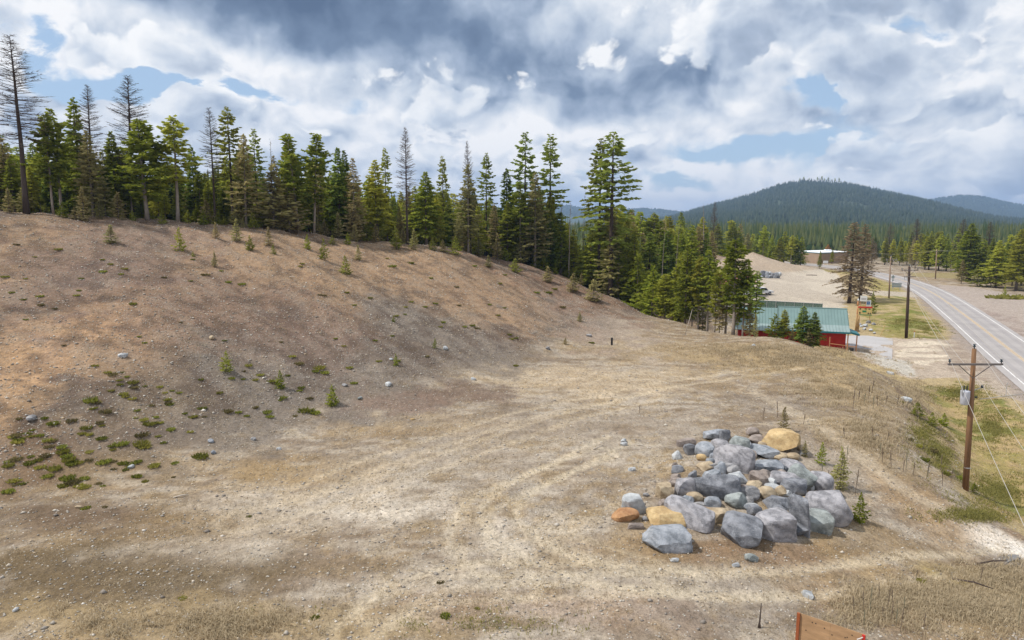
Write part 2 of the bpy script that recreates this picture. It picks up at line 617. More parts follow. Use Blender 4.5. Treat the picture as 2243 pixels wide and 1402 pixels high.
_YS = np.concatenate([np.arange(14, 140, 0.08), np.arange(140, 420, 0.4)])


def hit(px, py, default_Y=None):
    """where a sight line first meets the ground"""
    r = ray(px, py)
    t = _YS / r[1]
    zz = CAMZ + r[2] * t
    g = lookup(Z, r[0] * t, _YS)
    below = np.nonzero(zz <= g)[0]
    if len(below) == 0:
        return at_y(px, py, default_Y or 150.0)
    k = below[0]
    return np.array([r[0] * t[k], _YS[k], g[k]])


def project(X, Y, Zc):
    y = Y * math.cos(PITCH) - (Zc - CAMZ) * math.sin(PITCH)
    v = Y * math.sin(PITCH) + (Zc - CAMZ) * math.cos(PITCH)
    return CX + FPX * X / y, CY - FPX * v / y


# ---- what the soil is made of: base colour per point
def S(r, g, b):
    l_ = .3 * r + .5 * g + .2 * b
    r, g, b = [l_ + (c - l_) * .87 for c in (r, g, b)]
    return np.array([((c / 255 + 0.055) / 1.055) ** 2.4 if c > 10 else c / 255 / 12.92 for c in (r, g, b)])


GRAVEL = S(163, 149, 132); DIRT = S(137, 119, 99); GRASS = S(160, 136, 98); BROWN = S(96, 78, 66); TAN = S(162, 130, 98)
GREY = S(122, 110, 98); PALE = S(222, 208, 188); OLIVE = S(146, 132, 72); YARD = S(178, 164, 146); ASPH = S(150, 136, 126); DUFF = S(96, 74, 56)
OCHRE = S(154, 127, 88); GREEN = S(106, 108, 44)
lo1 = fbm(XX, YY, 0.05, 4, 31); lo2 = fbm(XX, YY, 0.16, 4, 37); lo3 = fbm(XX, YY, 0.5, 4, 41, .6); hi1 = fbm(XX, YY, 1.6, 3, 47, .6)
streak = fbm(al * 0.9, ac * 0.13, 0.35, 4, 53)
C = np.empty(XX.shape + (3,)); C[:] = DIRT


def lay(col, mask):
    global C
    C = C * (1 - mask[..., None]) + col * mask[..., None]


def nzm(n, a, b):
    return sstep(a, b, n)


# terrace floor: gravel with thin dry grass
lay(GRAVEL, nzm(lo2 * .5 + lo3 * .35 + hi1 * .15, .42, .56) * .9)
lay(OCHRE, nzm(lo1 * .4 + lo3 * .3 + hi1 * .3, .50, .60) * .55)
lay(GRASS, nzm(lo2 * .3 + lo3 * .3 + hi1 * .4, .54, .66) * .5)


mat_n = fbm(XX * .55, YY * 1.25, .9, 5, 57, .62)
lay(S(124, 103, 76), nzm(mat_n, .53, .62) * .55)
lay(S(186, 172, 152), nzm(1 - mat_n, .53, .62) * .45)


def ell(px, py, rx, ry, ragged=.6, seed=3):
    """patch on the ground round a surveyed spot"""
    c = hit(px, py)
    d = math.hypot(c[1], CAMZ - c[2])
    ax = rx * d / FPX; ay = ry * d / FPX / max(0.05, (CAMZ - c[2]) / d)
    r = np.sqrt(((XX - c[0]) / ax) ** 2 + ((YY - c[1]) / ay) ** 2)
    r = r + ragged * (fbm(XX, YY, 0.45, 4, seed, .65) - .5) * 2.6
    return 1 - sstep(.4, 1.3, r)


for px, py, rx, ry, colr, k in [
        (330, 1150, 300, 60, S(128, 104, 72), .65), (250, 1260, 420, 75, S(108, 90, 64), .9), (450, 1370, 420, 55, GRASS, .75), (650, 1035, 190, 38, OCHRE, .85),
        (900, 935, 220, 28, OCHRE, .55), (120, 1130, 200, 40, BROWN, .6), (640, 1110, 240, 45, PALE, .28), (500, 1200, 160, 40, PALE, .22), (820, 1090, 160, 45, PALE, .25),
        (1150, 1180, 170, 45, PALE, .22), (1400, 1270, 420, 24, GRAVEL, .8), (1300, 1330, 300, 40, S(158, 132, 112), .5), (1680, 1215, 330, 26, S(136, 108, 80), .8),
        (1940, 1190, 160, 50, OCHRE, .6), (1400, 1180, 80, 50, OCHRE, .6), (2180, 1180, 75, 40, S(232, 222, 208), .95), (2215, 1225, 55, 18, S(150, 140, 134), .8), (2230, 1160, 40, 16, S(150, 120, 92), .7),
        (2080, 1320, 260, 60, GRASS, .7), (2180, 1290, 140, 40, S(172, 148, 84), .7), (1700, 1360, 240, 40, GREY, .5), (1900, 1330, 140, 40, S(150, 122, 92), .7),
        (1730, 790, 220, 34, GRASS, .95), (1850, 850, 120, 50, GRASS, .7), (1500, 770, 250, 24, GRASS, .55), (1900, 960, 110, 70, GRASS, .55),
        (1300, 830, 260, 36, S(188, 164, 130), .55), (1250, 930, 260, 40, GRAVEL, .5), (1690, 880, 140, 26, GREY, .5), (1800, 1010, 80, 60, GRAVEL, .6),
        (2030, 1120, 130, 50, S(176, 144, 104), .6), (980, 1000, 300, 60, GRAVEL, .4)]:
    lay(colr, ell(px, py, rx, ry, .7, 60) * k)

# the cut bank
sl = sstep(4.0, 5.2, Z) * (1 - sstep(70, 95, XX)) * (1 - sstep(150, 170, YY))
lay(BROWN, sl * .95)
lay(GREY, sl * nzm(streak, .50, .62) * (1 - sstep(8, 13, Z)) * .9)
lay(GREY, sl * nzm(lo2, .55, .68) * .45)
lay(TAN, sl * nzm(lo1 * .45 + lo3 * .4 + hi1 * .15, .49, .60) * sstep(6, 13, Z) * .8)
lay(S(108, 84, 70), sl * nzm(1 - lo2 * .6 - lo3 * .4, .52, .62) * .55)
for px, py, rx, ry, colr, k in [
        (70, 570, 150, 45, TAN, .85), (60, 780, 170, 80, S(190, 150, 108), .8), (280, 720, 160, 40, S(178, 138, 104), .5), (560, 580, 200, 30, TAN, .8), (730, 670, 110, 18, TAN, .6), (330, 490, 400, 16, TAN, .7),
        (800, 560, 160, 18, TAN, .8), (1000, 610, 260, 26, TAN, .8), (1130, 650, 120, 24, TAN, .6), (250, 540, 160, 24, S(126, 104, 92), .7), (560, 690, 260, 30, S(122, 98, 84), .7),
        (880, 690, 90, 16, GREY, .9), (950, 730, 100, 20, GREY, .9), (1080, 780, 120, 26, GREY, .9), (800, 850, 260, 45, GREY, .85), (560, 880, 200, 45, GREY, .8), (420, 940, 180, 50, GREY, .7),
        (1360, 710, 46, 50, S(184, 166, 142), .7), (1300, 690, 120, 40, S(150, 132, 116), .8), (1220, 610, 160, 22, S(136, 104, 82), .7), (1330, 650, 110, 20, S(122, 90, 66), .7),
        (1010, 860, 110, 22, S(120, 98, 82), .8), (880, 890, 110, 16, S(130, 106, 90), .7), (700, 760, 120, 24, S(132, 108, 92), .5),
        (160, 980, 160, 90, S(112, 92, 66), .4), (300, 880, 200, 50, S(132, 112, 88), .4), (60, 1020, 120, 50, S(120, 94, 72), .6)]:
    lay(colr, ell(px, py, rx, ry, .8, 70) * k)

mat_s = fbm(al * 1.0, ac * .45, 1.0, 5, 59, .62)
lay(S(88, 72, 60), sl * nzm(mat_s, .53, .63) * .55)
lay(S(150, 134, 116), sl * nzm(1 - mat_s, .56, .66) * .35)
# forest floor
fo = sstep(2, 12, YY - np.interp(np.clip(CX + FPX * XX / np.maximum(YY, 1), -420, 1640), CREST_X, CREST_Y)) * (1 - sstep(20, 34, XX - (YY - 100) * .30))
lay(DUFF, np.clip(fo, 0, 1) * sstep(88, 100, YY + np.where(XX > 0, 0, 20)) * (1 - sstep(1100, 1600, YY)))
lay(TAN, np.clip(fo * (1 - sstep(8, 20, YY - np.interp(np.clip(CX + FPX * XX / np.maximum(YY, 1), -420, 1640), CREST_X, CREST_Y))), 0, 1) * nzm(lo3, .4, .6) * .7)
# far fields and woods
lay(S(92, 92, 58), sstep(330, 420, YY))
lay(S(92, 92, 58), sstep(150, 220, XX) * sstep(0, 40, YY))

# road side: verge, aprons, yard
RPX = [(2243, 791), (2125, 700), (2044, 643), (1995, 621), (1950, 607.5), (1903, 597.5), (1825, 585), (1738, 576.5)]
rp = [at_z(px, py, 0.0)[:2] for px, py in RPX]
d0 = rp[0] - rp[1]; d0 /= np.linalg.norm(d0)
rp = [rp[0] + d0 * 150, rp[0] + d0 * 75 + np.array([1.0, 0])] + rp + [rp[-1] + np.array([-14, 28]), rp[-1] + np.array([-40, 70]), rp[-1] + np.array([-110, 170])]
rp = np.array(rp)
tt = np.r_[0, np.cumsum(np.linalg.norm(np.diff(rp, axis=0), axis=1))]
ts = np.arange(0, tt[-1], 2.0)


def cr_spline(t):
    """monotone-ish smooth curve through the road points"""
    i = int(np.clip(np.searchsorted(tt, t) - 1, 0, len(tt) - 2))
    p1, p2 = rp[i], rp[i + 1]; p0 = rp[max(i - 1, 0)]; p3 = rp[min(i + 2, len(rp) - 1)]
    h = tt[i + 1] - tt[i]
    m1 = (p2 - p0) / (tt[i + 1] - tt[max(i - 1, 0)]) if i > 0 else (p2 - p1) / h
    m2 = (p3 - p1) / (tt[min(i + 2, len(tt) - 1)] - tt[i]) if i + 2 < len(tt) else (p2 - p1) / h
    s = (t - tt[i]) / h
    return (2 * s ** 3 - 3 * s ** 2 + 1) * p1 + (s ** 3 - 2 * s ** 2 + s) * h * m1 + (-2 * s ** 3 + 3 * s ** 2) * p2 + (s ** 3 - s ** 2) * h * m2


RC = np.array([cr_spline(t) for t in ts])
for _ in range(10):
    RC[1:-1] = .25 * RC[:-2] + .5 * RC[1:-1] + .25 * RC[2:]
RT = np.gradient(RC, axis=0); RT /= np.linalg.norm(RT, axis=1)[:, None]
RN = np.c_[-RT[:, 1], RT[:, 0]]           # left of travel (away from camera) = negative X side
# distance of ground points to the road
near = (XX > 20) & (XX < 190) & (YY > -80) & (YY < 520)
rd = np.full(XX.shape, 999.0); rside = np.zeros(XX.shape)
q = np.c_[XX[near], YY[near]]
dd = np.empty(len(q)); ss = np.empty(len(q))
for i in range(0, len(q), 20000):
    df = q[i:i + 20000, None] - RC[None]
    d2 = (df ** 2).sum(2); k = d2.argmin(1)
    dd[i:i + 20000] = np.sqrt(d2[np.arange(len(k)), k])
    ss[i:i + 20000] = (df[np.arange(len(k)), k] * RN[k]).sum(1)
rd[near] = dd; rside[near] = ss
flat = 1 - sstep(5.5, 11, rd)
Z = Z * (1 - flat) - 0.02 * flat
Z -= 0.35 * np.exp(-((rd - 12.5) / 3.0) ** 2) * (rside > 0) * (YY < 72)


def poly_mask(pts, wob=1.2, z=0.0, seed=80):
    w_ = [at_z(px, py, z)[:2] for px, py in pts]
    x = XX + (fbm(XX, YY, .35, 3, seed) - .5) * 2 * wob; y = YY + (fbm(XX, YY, .35, 3, seed + 9) - .5) * 4 * wob
    ins = np.zeros(XX.shape, bool)
    for (x0, y0), (x1, y1) in zip(w_, w_[1:] + w_[:1]):
        c = (y0 > y) != (y1 > y)
        ins ^= c & (x < (x1 - x0) * (y - y0) / (y1 - y0 + 1e-9) + x0)
    return ins.astype(float)


low = 1 - sstep(1.2, 2.2, Z)
VERGE = [(1895, 655), (1960, 640), (2005, 660), (2050, 705), (2082, 745), (2000, 748), (1960, 740), (1905, 738), (1892, 700)]
lay(S(172, 150, 108), poly_mask([(1690, 800), (1690, 600), (1900, 590), (2000, 620), (2300, 850), (2500, 1300), (2100, 1120)], 2) * low)
lay(OLIVE, poly_mask(VERGE) * low * nzm(lo3, .30, .55))
lay(OLIVE, poly_mask([(1900, 606), (1975, 625), (1985, 638), (1955, 647), (1905, 640)]) * low * nzm(lo3, .3, .5))
lay(OLIVE, poly_mask([(1760, 590), (1760, 586), (1905, 600), (1905, 607)]) * low * .8)
lay(S(110, 118, 44), poly_mask(VERGE) * low * nzm(lo2 * .5 + lo3 * .5, .50, .62) * .8 * sstep(60, 70, XX))
DITCH = [(1985, 842), (2060, 838), (2110, 838), (2160, 865), (2240, 905), (2300, 1000), (2300, 1160), (2150, 1140), (2118, 1060), (2100, 985), (2060, 905)]
lay(S(168, 142, 96), poly_mask(DITCH) * low)
lay(OLIVE, poly_mask(DITCH) * low * nzm(lo3 * .6 + hi1 * .4, .42, .58) * .8)
lay(S(112, 116, 48), poly_mask(DITCH) * low * nzm(lo2 * .6 + lo3 * .4, .52, .64) * .7)
lay(S(112, 116, 48), poly_mask([(2060, 842), (2120, 842), (2205, 880), (2215, 905), (2130, 890), (2075, 862)]) * low * nzm(lo3, .35, .6) * .8)
lay(S(112, 116, 48), poly_mask([(2020, 1115), (2243, 1100), (2243, 1150), (2130, 1140)], 1.5) * nzm(lo3, .4, .6) * .6)
# bank face: darker brush
BANK = [(1905, 800), (1960, 818), (2010, 845), (2080, 940), (2112, 1040), (2080, 1060), (2020, 990), (1985, 900), (1950, 850)]
lay(S(122, 100, 78), poly_mask(BANK, 1.2, 1.5) * nzm(lo3, .25, .55) * .85)
lay(S(92, 92, 44), poly_mask([(1990, 900), (2050, 930), (2105, 1030), (2060, 1030), (2010, 960)], 1.5, 1.5) * nzm(lo3, .4, .58) * .7)
# dirt apron between building and road
lay(S(176, 158, 138), poly_mask([(1858, 738), (2080, 745), (2092, 735), (2100, 728), (2243, 850), (2243, 880), (2190, 868), (2110, 830), (2000, 828), (1930, 802), (1870, 782)], .8) * low)
lay(S(206, 190, 166), poly_mask([(1960, 745), (2080, 748), (2100, 790), (1960, 800)], 1) * low * nzm(fbm(XX * .25, YY, .8, 4, 91), .5, .62) * .9)
lay(S(138, 118, 102), poly_mask([(2040, 742), (2100, 735), (2180, 840), (2100, 825)], 1) * low * nzm(lo3, .35, .6) * .6)
lay(S(186, 180, 168), poly_mask([(1880, 775), (1990, 790), (2010, 826), (1940, 805)], .6) * low * .8)
lay(ASPH, (1 - sstep(4.6, 6.6 + 0 * rd, rd + (lo3 - .5) * 2.5)) * .85)
# driveway to the yard, the yard itself
lay(YARD, poly_mask([(1900, 640), (2000, 640), (2010, 650), (1960, 652), (1900, 650), (1830, 655), (1830, 640)], .6) * low * .9)
YARDP = [(1480, 700), (1640, 690), (1850, 690), (1850, 640), (1832, 600), (1790, 592), (1735, 584), (1640, 600), (1560, 610), (1500, 640)]
heapm = sstep(.5, 1.5, Z) * sstep(195, 205, YY) * (1 - sstep(280, 300, YY)) * sstep(50, 60, XX)
lay(YARD, poly_mask(YARDP, 1.5) * (1 - sstep(.8, 1.6, Z)))
lay(S(190, 176, 156), poly_mask(YARDP, 1.5) * (1 - sstep(.8, 1.6, Z)) * nzm(fbm(XX, YY * .3, .12, 4, 95), .5, .6) * .8)
lay(S(172, 152, 130), heapm)
lay(S(138, 114, 94), heapm * nzm(lo2 * .5 + sstep(2, 8, Z) * .5, .5, .65))
# pull-out right of the road
lay(S(166, 151, 139), poly_mask([(2050, 624), (2120, 628), (2190, 640), (2243, 652), (2600, 760), (2900, 1000), (2600, 1000), (2243, 760), (2120, 668)], 1.0) * low * .95)
lay(S(140, 120, 110), poly_mask([(2140, 672), (2300, 720), (2300, 760), (2220, 735)], 2.0) * low * nzm(lo3, .42, .6) * .6)
lay(S(150, 134, 88), poly_mask([(2000, 606), (2100, 612), (2300, 640), (2300, 600), (1990, 597)], 1.0) * low * .9)


# wheel tracks on the terrace
def track(pts, width, colr, k, z=3.3, gauge=0.0):
    P_ = np.array([hit(px, py)[:2] for px, py in pts])
    t_ = np.linspace(0, len(P_) - 1, 60)
    L = np.c_[np.interp(t_, range(len(P_)), P_[:, 0]), np.interp(t_, range(len(P_)), P_[:, 1])]
    for _ in range(14):
        L[1:-1] = .25 * L[:-2] + .5 * L[1:-1] + .25 * L[2:]
    x0, x1 = L[:, 0].min() - 3, L[:, 0].max() + 3; y0, y1 = L[:, 1].min() - 3, L[:, 1].max() + 3
    m = (XX > x0) & (XX < x1) & (YY > y0) & (YY < y1)
    qq = np.c_[XX[m], YY[m]]
    A = L[:-1]; Bv = L[1:] - A
    best = np.full(len(qq), 99.0)
    for j_, (a, b) in enumerate(zip(A, Bv)):
        t0_ = ((qq - a) @ b) / (b @ b + 1e-9)
        tq = np.clip(t0_, 0, 1)
        dq = np.linalg.norm(qq - a - tq[:, None] * b, axis=1)
        if j_ == 0: dq = np.where(t0_ < 0, 99, dq)
        if j_ == len(A) - 1: dq = np.where(t0_ > 1, 99, dq)
        best = np.minimum(best, dq)
    if gauge:
        best = np.abs(best - gauge / 2)
    mk = np.zeros(XX.shape)
    n_ = fbm(qq[:, 0], qq[:, 1], 1.2, 3, 99)
    mk[m] = (1 - sstep(width * .4, width, best + (n_ - .5) * width * .8)) * k * (0.45 + 0.9 * n_)
    lay(colr, np.clip(mk, 0, 1))
    Z[m] -= 0.05 * mk[m]


LT = S(206, 188, 158)
track([(2243, 1225), (2050, 1240), (1900, 1262), (1700, 1278), (1480, 1275), (1250, 1258), (1080, 1250), (900, 1290), (820, 1340)], .45, LT, .42, gauge=1.9)
track([(2100, 1238), (1900, 1270), (1650, 1290), (1400, 1280), (1200, 1230), (1090, 1150), (1085, 1110), (1150, 1060), (1260, 1010), (1360, 960)], .4, LT, .45, gauge=1.8)
track([(1150, 1290), (1060, 1230), (1020, 1180), (1035, 1120), (1090, 1085), (1210, 1035), (1330, 990)], .4, LT, .40, gauge=1.8)
track([(760, 1400), (860, 1330), (1000, 1290), (1180, 1285), (1420, 1280)], .4, LT, .40, gauge=1.8)
track([(640, 1090), (800, 1020), (980, 960), (1180, 900), (1380, 860), (1600, 820), (1750, 800)], .5, S(196, 176, 146), .45, gauge=2.0)
track([(500, 1150), (760, 1080), (1000, 1000), (1250, 910), (1500, 850)], .5, S(196, 176, 146), .4, gauge=2.0)
track([(1500, 1275), (1300, 1215), (1200, 1170)], .35, LT, .34, gauge=1.8)
track([(2120, 1140), (2000, 1090), (1900, 1010), (1820, 960), (1740, 905), (1650, 860)], .9, S(190, 172, 146), .6)

# how stony each spot is
PEB = 0.35 + 0.4 * nzm(lo3, .4, .6)
PEB = np.clip(PEB + sl * .15 + sl * .35 * nzm(streak, .45, .6), 0, 1) * (1 - sstep(60, 80, XX) * .7)
C *= (0.88 + 0.24 * fbm(XX, YY, .9, 3, 101))[..., None]

ny, nx = XX.shape
idx = np.arange(ny * nx).reshape(ny, nx)
F = np.stack([idx[:-1, :-1], idx[:-1, 1:], idx[1:, 1:], idx[1:, :-1]], -1).reshape(-1, 4)
gm, t, b = mat_new("ground_soil")
tcn = t.n('ShaderNodeTexCoord'); O = tcn.outputs['Object']
att = t.n('ShaderNodeAttribute', attribute_name='Col'); pea = t.n('ShaderNodeAttribute', attribute_name='peb')
nA = t.noise(O, 1.3, 5, .65); nB = t.noise(O, 6.0, 5, .7); nC = t.noise(O, 22, 3, .7)
mp = t.n('ShaderNodeMapping'); mp.inputs['Scale'].default_value = (1.0, 0.35, 1); mp.inputs['Rotation'].default_value = (0, 0, .6)
t.l(O, mp.inputs[0])
nD = t.noise(mp.outputs[0], 4.0, 5, .7)
v = t.math('ADD', t.math('MULTIPLY', t.math('SUBTRACT', nA, .5), .55), t.math('MULTIPLY', t.math('SUBTRACT', nB, .5), 1.3))
v = t.math('ADD', v, t.math('MULTIPLY', t.math('SUBTRACT', nC, .5), 1.4))
v = t.math('ADD', v, t.math('MULTIPLY', t.math('SUBTRACT', nD, .5), 1.1))
v = t.math('MAXIMUM', t.math('ADD', v, 1.0), .3)
cx = t.n('ShaderNodeCombineXYZ')
for i in range(3):
    t.l(v, cx.inputs[i])
col = t.mix(1.0, att.outputs['Color'], cx.outputs[0], 'MULTIPLY')
# dry stalk litter and stones of different colour
tint = t.noise(O, 2.7, 4, .6)
col = t.mix(t.mapr(tint, .55, .75, 0, .35), col, (.22, .155, .085))
col = t.mix(t.mapr(t.noise(O, 3.4, 5, .68), .54, .70, 0, .6), col, (.10, .075, .055))
vo = t.n('ShaderNodeTexVoronoi'); t.l(O, vo.inputs['Vector']); vo.inputs['Scale'].default_value = 7.0
inside = t.mapr(vo.outputs['Distance'], .20, .30, 1, 0)
sepc = t.n('ShaderNodeSeparateColor'); t.l(vo.outputs['Color'], sepc.inputs[0])
sel = t.math('GREATER_THAN', sepc.outputs[0], t.mapr(pea.outputs['Fac'], 0, 1, 1.0, .62))
stone = t.math('MULTIPLY', inside, sel)
scol = t.ramp(sepc.outputs[1], [(0, (.20, .18, .17)), (.4, (.34, .31, .28)), (.75, (.52, .48, .42)), (1, (.70, .66, .6))])
col = t.mix(t.math('MULTIPLY', stone, .95), col, scol)
t.l(col, b.inputs['Base Color'])
b.inputs['Roughness'].default_value = .95
b.inputs['Specular IOR Level'].default_value = .1
hgt = t.math('ADD', t.math('ADD', t.math('MULTIPLY', nB, 1.0), t.math('MULTIPLY', nC, .35)), t.math('MULTIPLY', stone, .25))
bp = t.n('ShaderNodeBump'); bp.inputs['Strength'].default_value = .7; bp.inputs['Distance'].default_value = .12
t.l(hgt, bp.inputs['Height']); t.l(bp.outputs[0], b.inputs['Normal'])

gme = np_mesh("ground", np.c_[XX.ravel(), YY.ravel(), Z.ravel()], F, [gm], smooth=True)
ca = gme.color_attributes.new('Col', 'FLOAT_COLOR', 'POINT')
ca.data.foreach_set('color', np.c_[np.clip(C.reshape(-1, 3), 0, 1), np.ones(ny * nx)].astype(np.float32).ravel())
pa = gme.attributes.new('peb', 'FLOAT', 'POINT')
pa.data.foreach_set('value', PEB.ravel().astype(np.float32))
ground = link("ground", gme)
tag(ground, kind='structure')


# ------------------------------------------------------------------ road
def strip(name, off0, off1, z, mat, i0=0, i1=None, dz=0.0, dash=None):
    V = []; Fq = []
    rng_ = range(i0, i1 or len(RC))
    for k in rng_:
        V.append((*(RC[k] + RN[k] * off0), z)); V.append((*(RC[k] + RN[k] * off1), z))
    for k in range(len(V) // 2 - 1):
        Fq.append((2 * k, 2 * k + 2, 2 * k + 3, 2 * k + 1) if off0 < off1 else (2 * k, 2 * k + 1, 2 * k + 3, 2 * k + 2))
    return new_mesh(name, V, Fq, [mat])


def mat_asphalt(name, c, var=.3):
    m, t, b = mat_new(name)
    tcn = t.n('ShaderNodeTexCoord'); O = tcn.outputs['Object']
    a = t.noise(O, .25, 5, .6); c2 = t.noise(O, 9, 4, .7)
    v = t.math('ADD', t.math('MULTIPLY', a, .7), t.math('MULTIPLY', c2, .5))
    t.l(t.mix(t.mapr(v, .35, .85), [x * (1 - var) for x in c], [x * (1 + var) for x in c]), b.inputs['Base Color'])
    b.inputs['Roughness'].default_value = .9
    return m


m_road = mat_asphalt("worn_asphalt", (.36, .33, .315), .2)
m_lane = mat_asphalt("polished_wheel_lane", (.32, .295, .285), .2)
m_white = mat_plain("road_paint_white", (.66, .64, .62), .85, .22, 1.5)
m_yel = mat_plain("road_paint_yellow", (.58, .41, .20), .85, .2, 1.5)
road = link("road", new_mesh("road", *(lambda V, F_: (V, F_))(
    [p for k in range(len(RC)) for p in ((*(RC[k] - RN[k] * 4.35), .05), (*(RC[k] - RN[k] * 4.1), .085), (*(RC[k] + RN[k] * 4.1), .085), (*(RC[k] + RN[k] * 4.35), .05))],
    [(4 * k + j, 4 * k + j + 1, 4 * k + j + 5, 4 * k + j + 4)[::-1] for k in range(len(RC) - 1) for j in range(3)]), [m_road]))
tag(road, kind='structure')
link("edge_line", strip("edge_line", 3.35, 3.52, .096, m_white), road)
link("edge_line", strip("edge_line", -3.52, -3.35, .096, m_white, 0, None), road)
link("centre_line", strip("centre_line", .08, .20, .096, m_yel), road)
link("centre_line", strip("centre_line", -.20, -.08, .096, m_yel), road)
for o_ in (-2.5, -.9, .9, 2.5):
    link("wheel_lane", strip("wheel_lane", o_ - .35, o_ + .35, .090, m_lane), road)

# concrete pad beside the red building
pp = [at_z(px, py, .05) for px, py in [(1852, 735), (1900, 735), (1956, 742), (1954, 786), (1915, 784), (1880, 777), (1852, 772)]]
m_pad = mat_asphalt("concrete_pad", (.42, .40, .39), .15)
V = [tuple(p) for p in pp] + [(p[0], p[1], -.2) for p in pp]
n = len(pp)
pad = link("concrete_pad", new_mesh("concrete_pad", V, [tuple(range(n))[::-1]] + [(i, (i + 1) % n, n + (i + 1) % n, n + i) for i in range(n)], [m_pad]))
bm_ = bmesh.new(); bm_.from_mesh(pad.data); bmesh.ops.recalc_face_normals(bm_, faces=bm_.faces); bm_.to_mesh(pad.data); bm_.free()
tag(pad, kind='structure')
# ================================================================== FOREST
M_BARK = mat_plain("conifer_bark", (.16, .125, .105), .95, .35, 2.5, bump=.6, stretch=(3, 3, .6))
M_BARK_PALE = mat_plain("weathered_bark", (.27, .225, .185), .95, .3, 2.5, bump=.6, stretch=(3, 3, .6))
M_BARK_DARK = mat_plain("dark_bark", (.075, .055, .045), .95, .3, 2.5, bump=.6, stretch=(3, 3, .6))
M_TWIG = mat_leaf("bare_twigs", (.075, .058, .050), (.15, .115, .09), .2, 0.0)
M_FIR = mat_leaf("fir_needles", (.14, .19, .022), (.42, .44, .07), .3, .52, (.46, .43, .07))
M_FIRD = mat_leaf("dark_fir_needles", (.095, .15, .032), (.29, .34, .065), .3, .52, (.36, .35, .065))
M_PINE = mat_leaf("pine_needles", (.14, .18, .02), (.34, .36, .05), .25, .5, (.34, .34, .05))
M_LARCH = mat_leaf("budding_larch", (.28, .23, .10), (.46, .38, .18), .2, .45, (.32, .32, .11))
M_YOUNG = mat_leaf("young_pine_needles", (.16, .185, .028), (.36, .36, .070), .25, .48)
M_DEAD = mat_leaf("rusty_needles", (.19, .14, .085), (.40, .31, .19), .15, .5)
M_TWIGY = M_TWIG


def trunk_mesh(name, H, r0, mat, lean=(0, 0), wig=.25, seed=0, top=.98, n=7):
    rng = random.Random(seed)
    pts = []; rad = []
    for i in range(9):
        f = i / 8 * top
        pts.append((lean[0] * f * f * H + rng.uniform(-1, 1) * wig * .12 * math.sin(f * 3.1), lean[1] * f * f * H + rng.uniform(-1, 1) * wig * .12 * math.sin(f * 3.1), f * H - (.5 if i == 0 else 0)))
        rad.append(r0 * ((1.25 if i == 0 else 1.0) * (1 - f) ** .8 + .03))
    mb = MB().tube(pts, rad, n)
    return mb.mesh(name, mat, True), pts


def axis_at(pts, z):
    for a, b in zip(pts[:-1], pts[1:]):
        if z <= b[2]:
            f = (z - a[2]) / (b[2] - a[2])
            return (a[0] + (b[0] - a[0]) * f, a[1] + (b[1] - a[1]) * f)
    return pts[-1][:2]


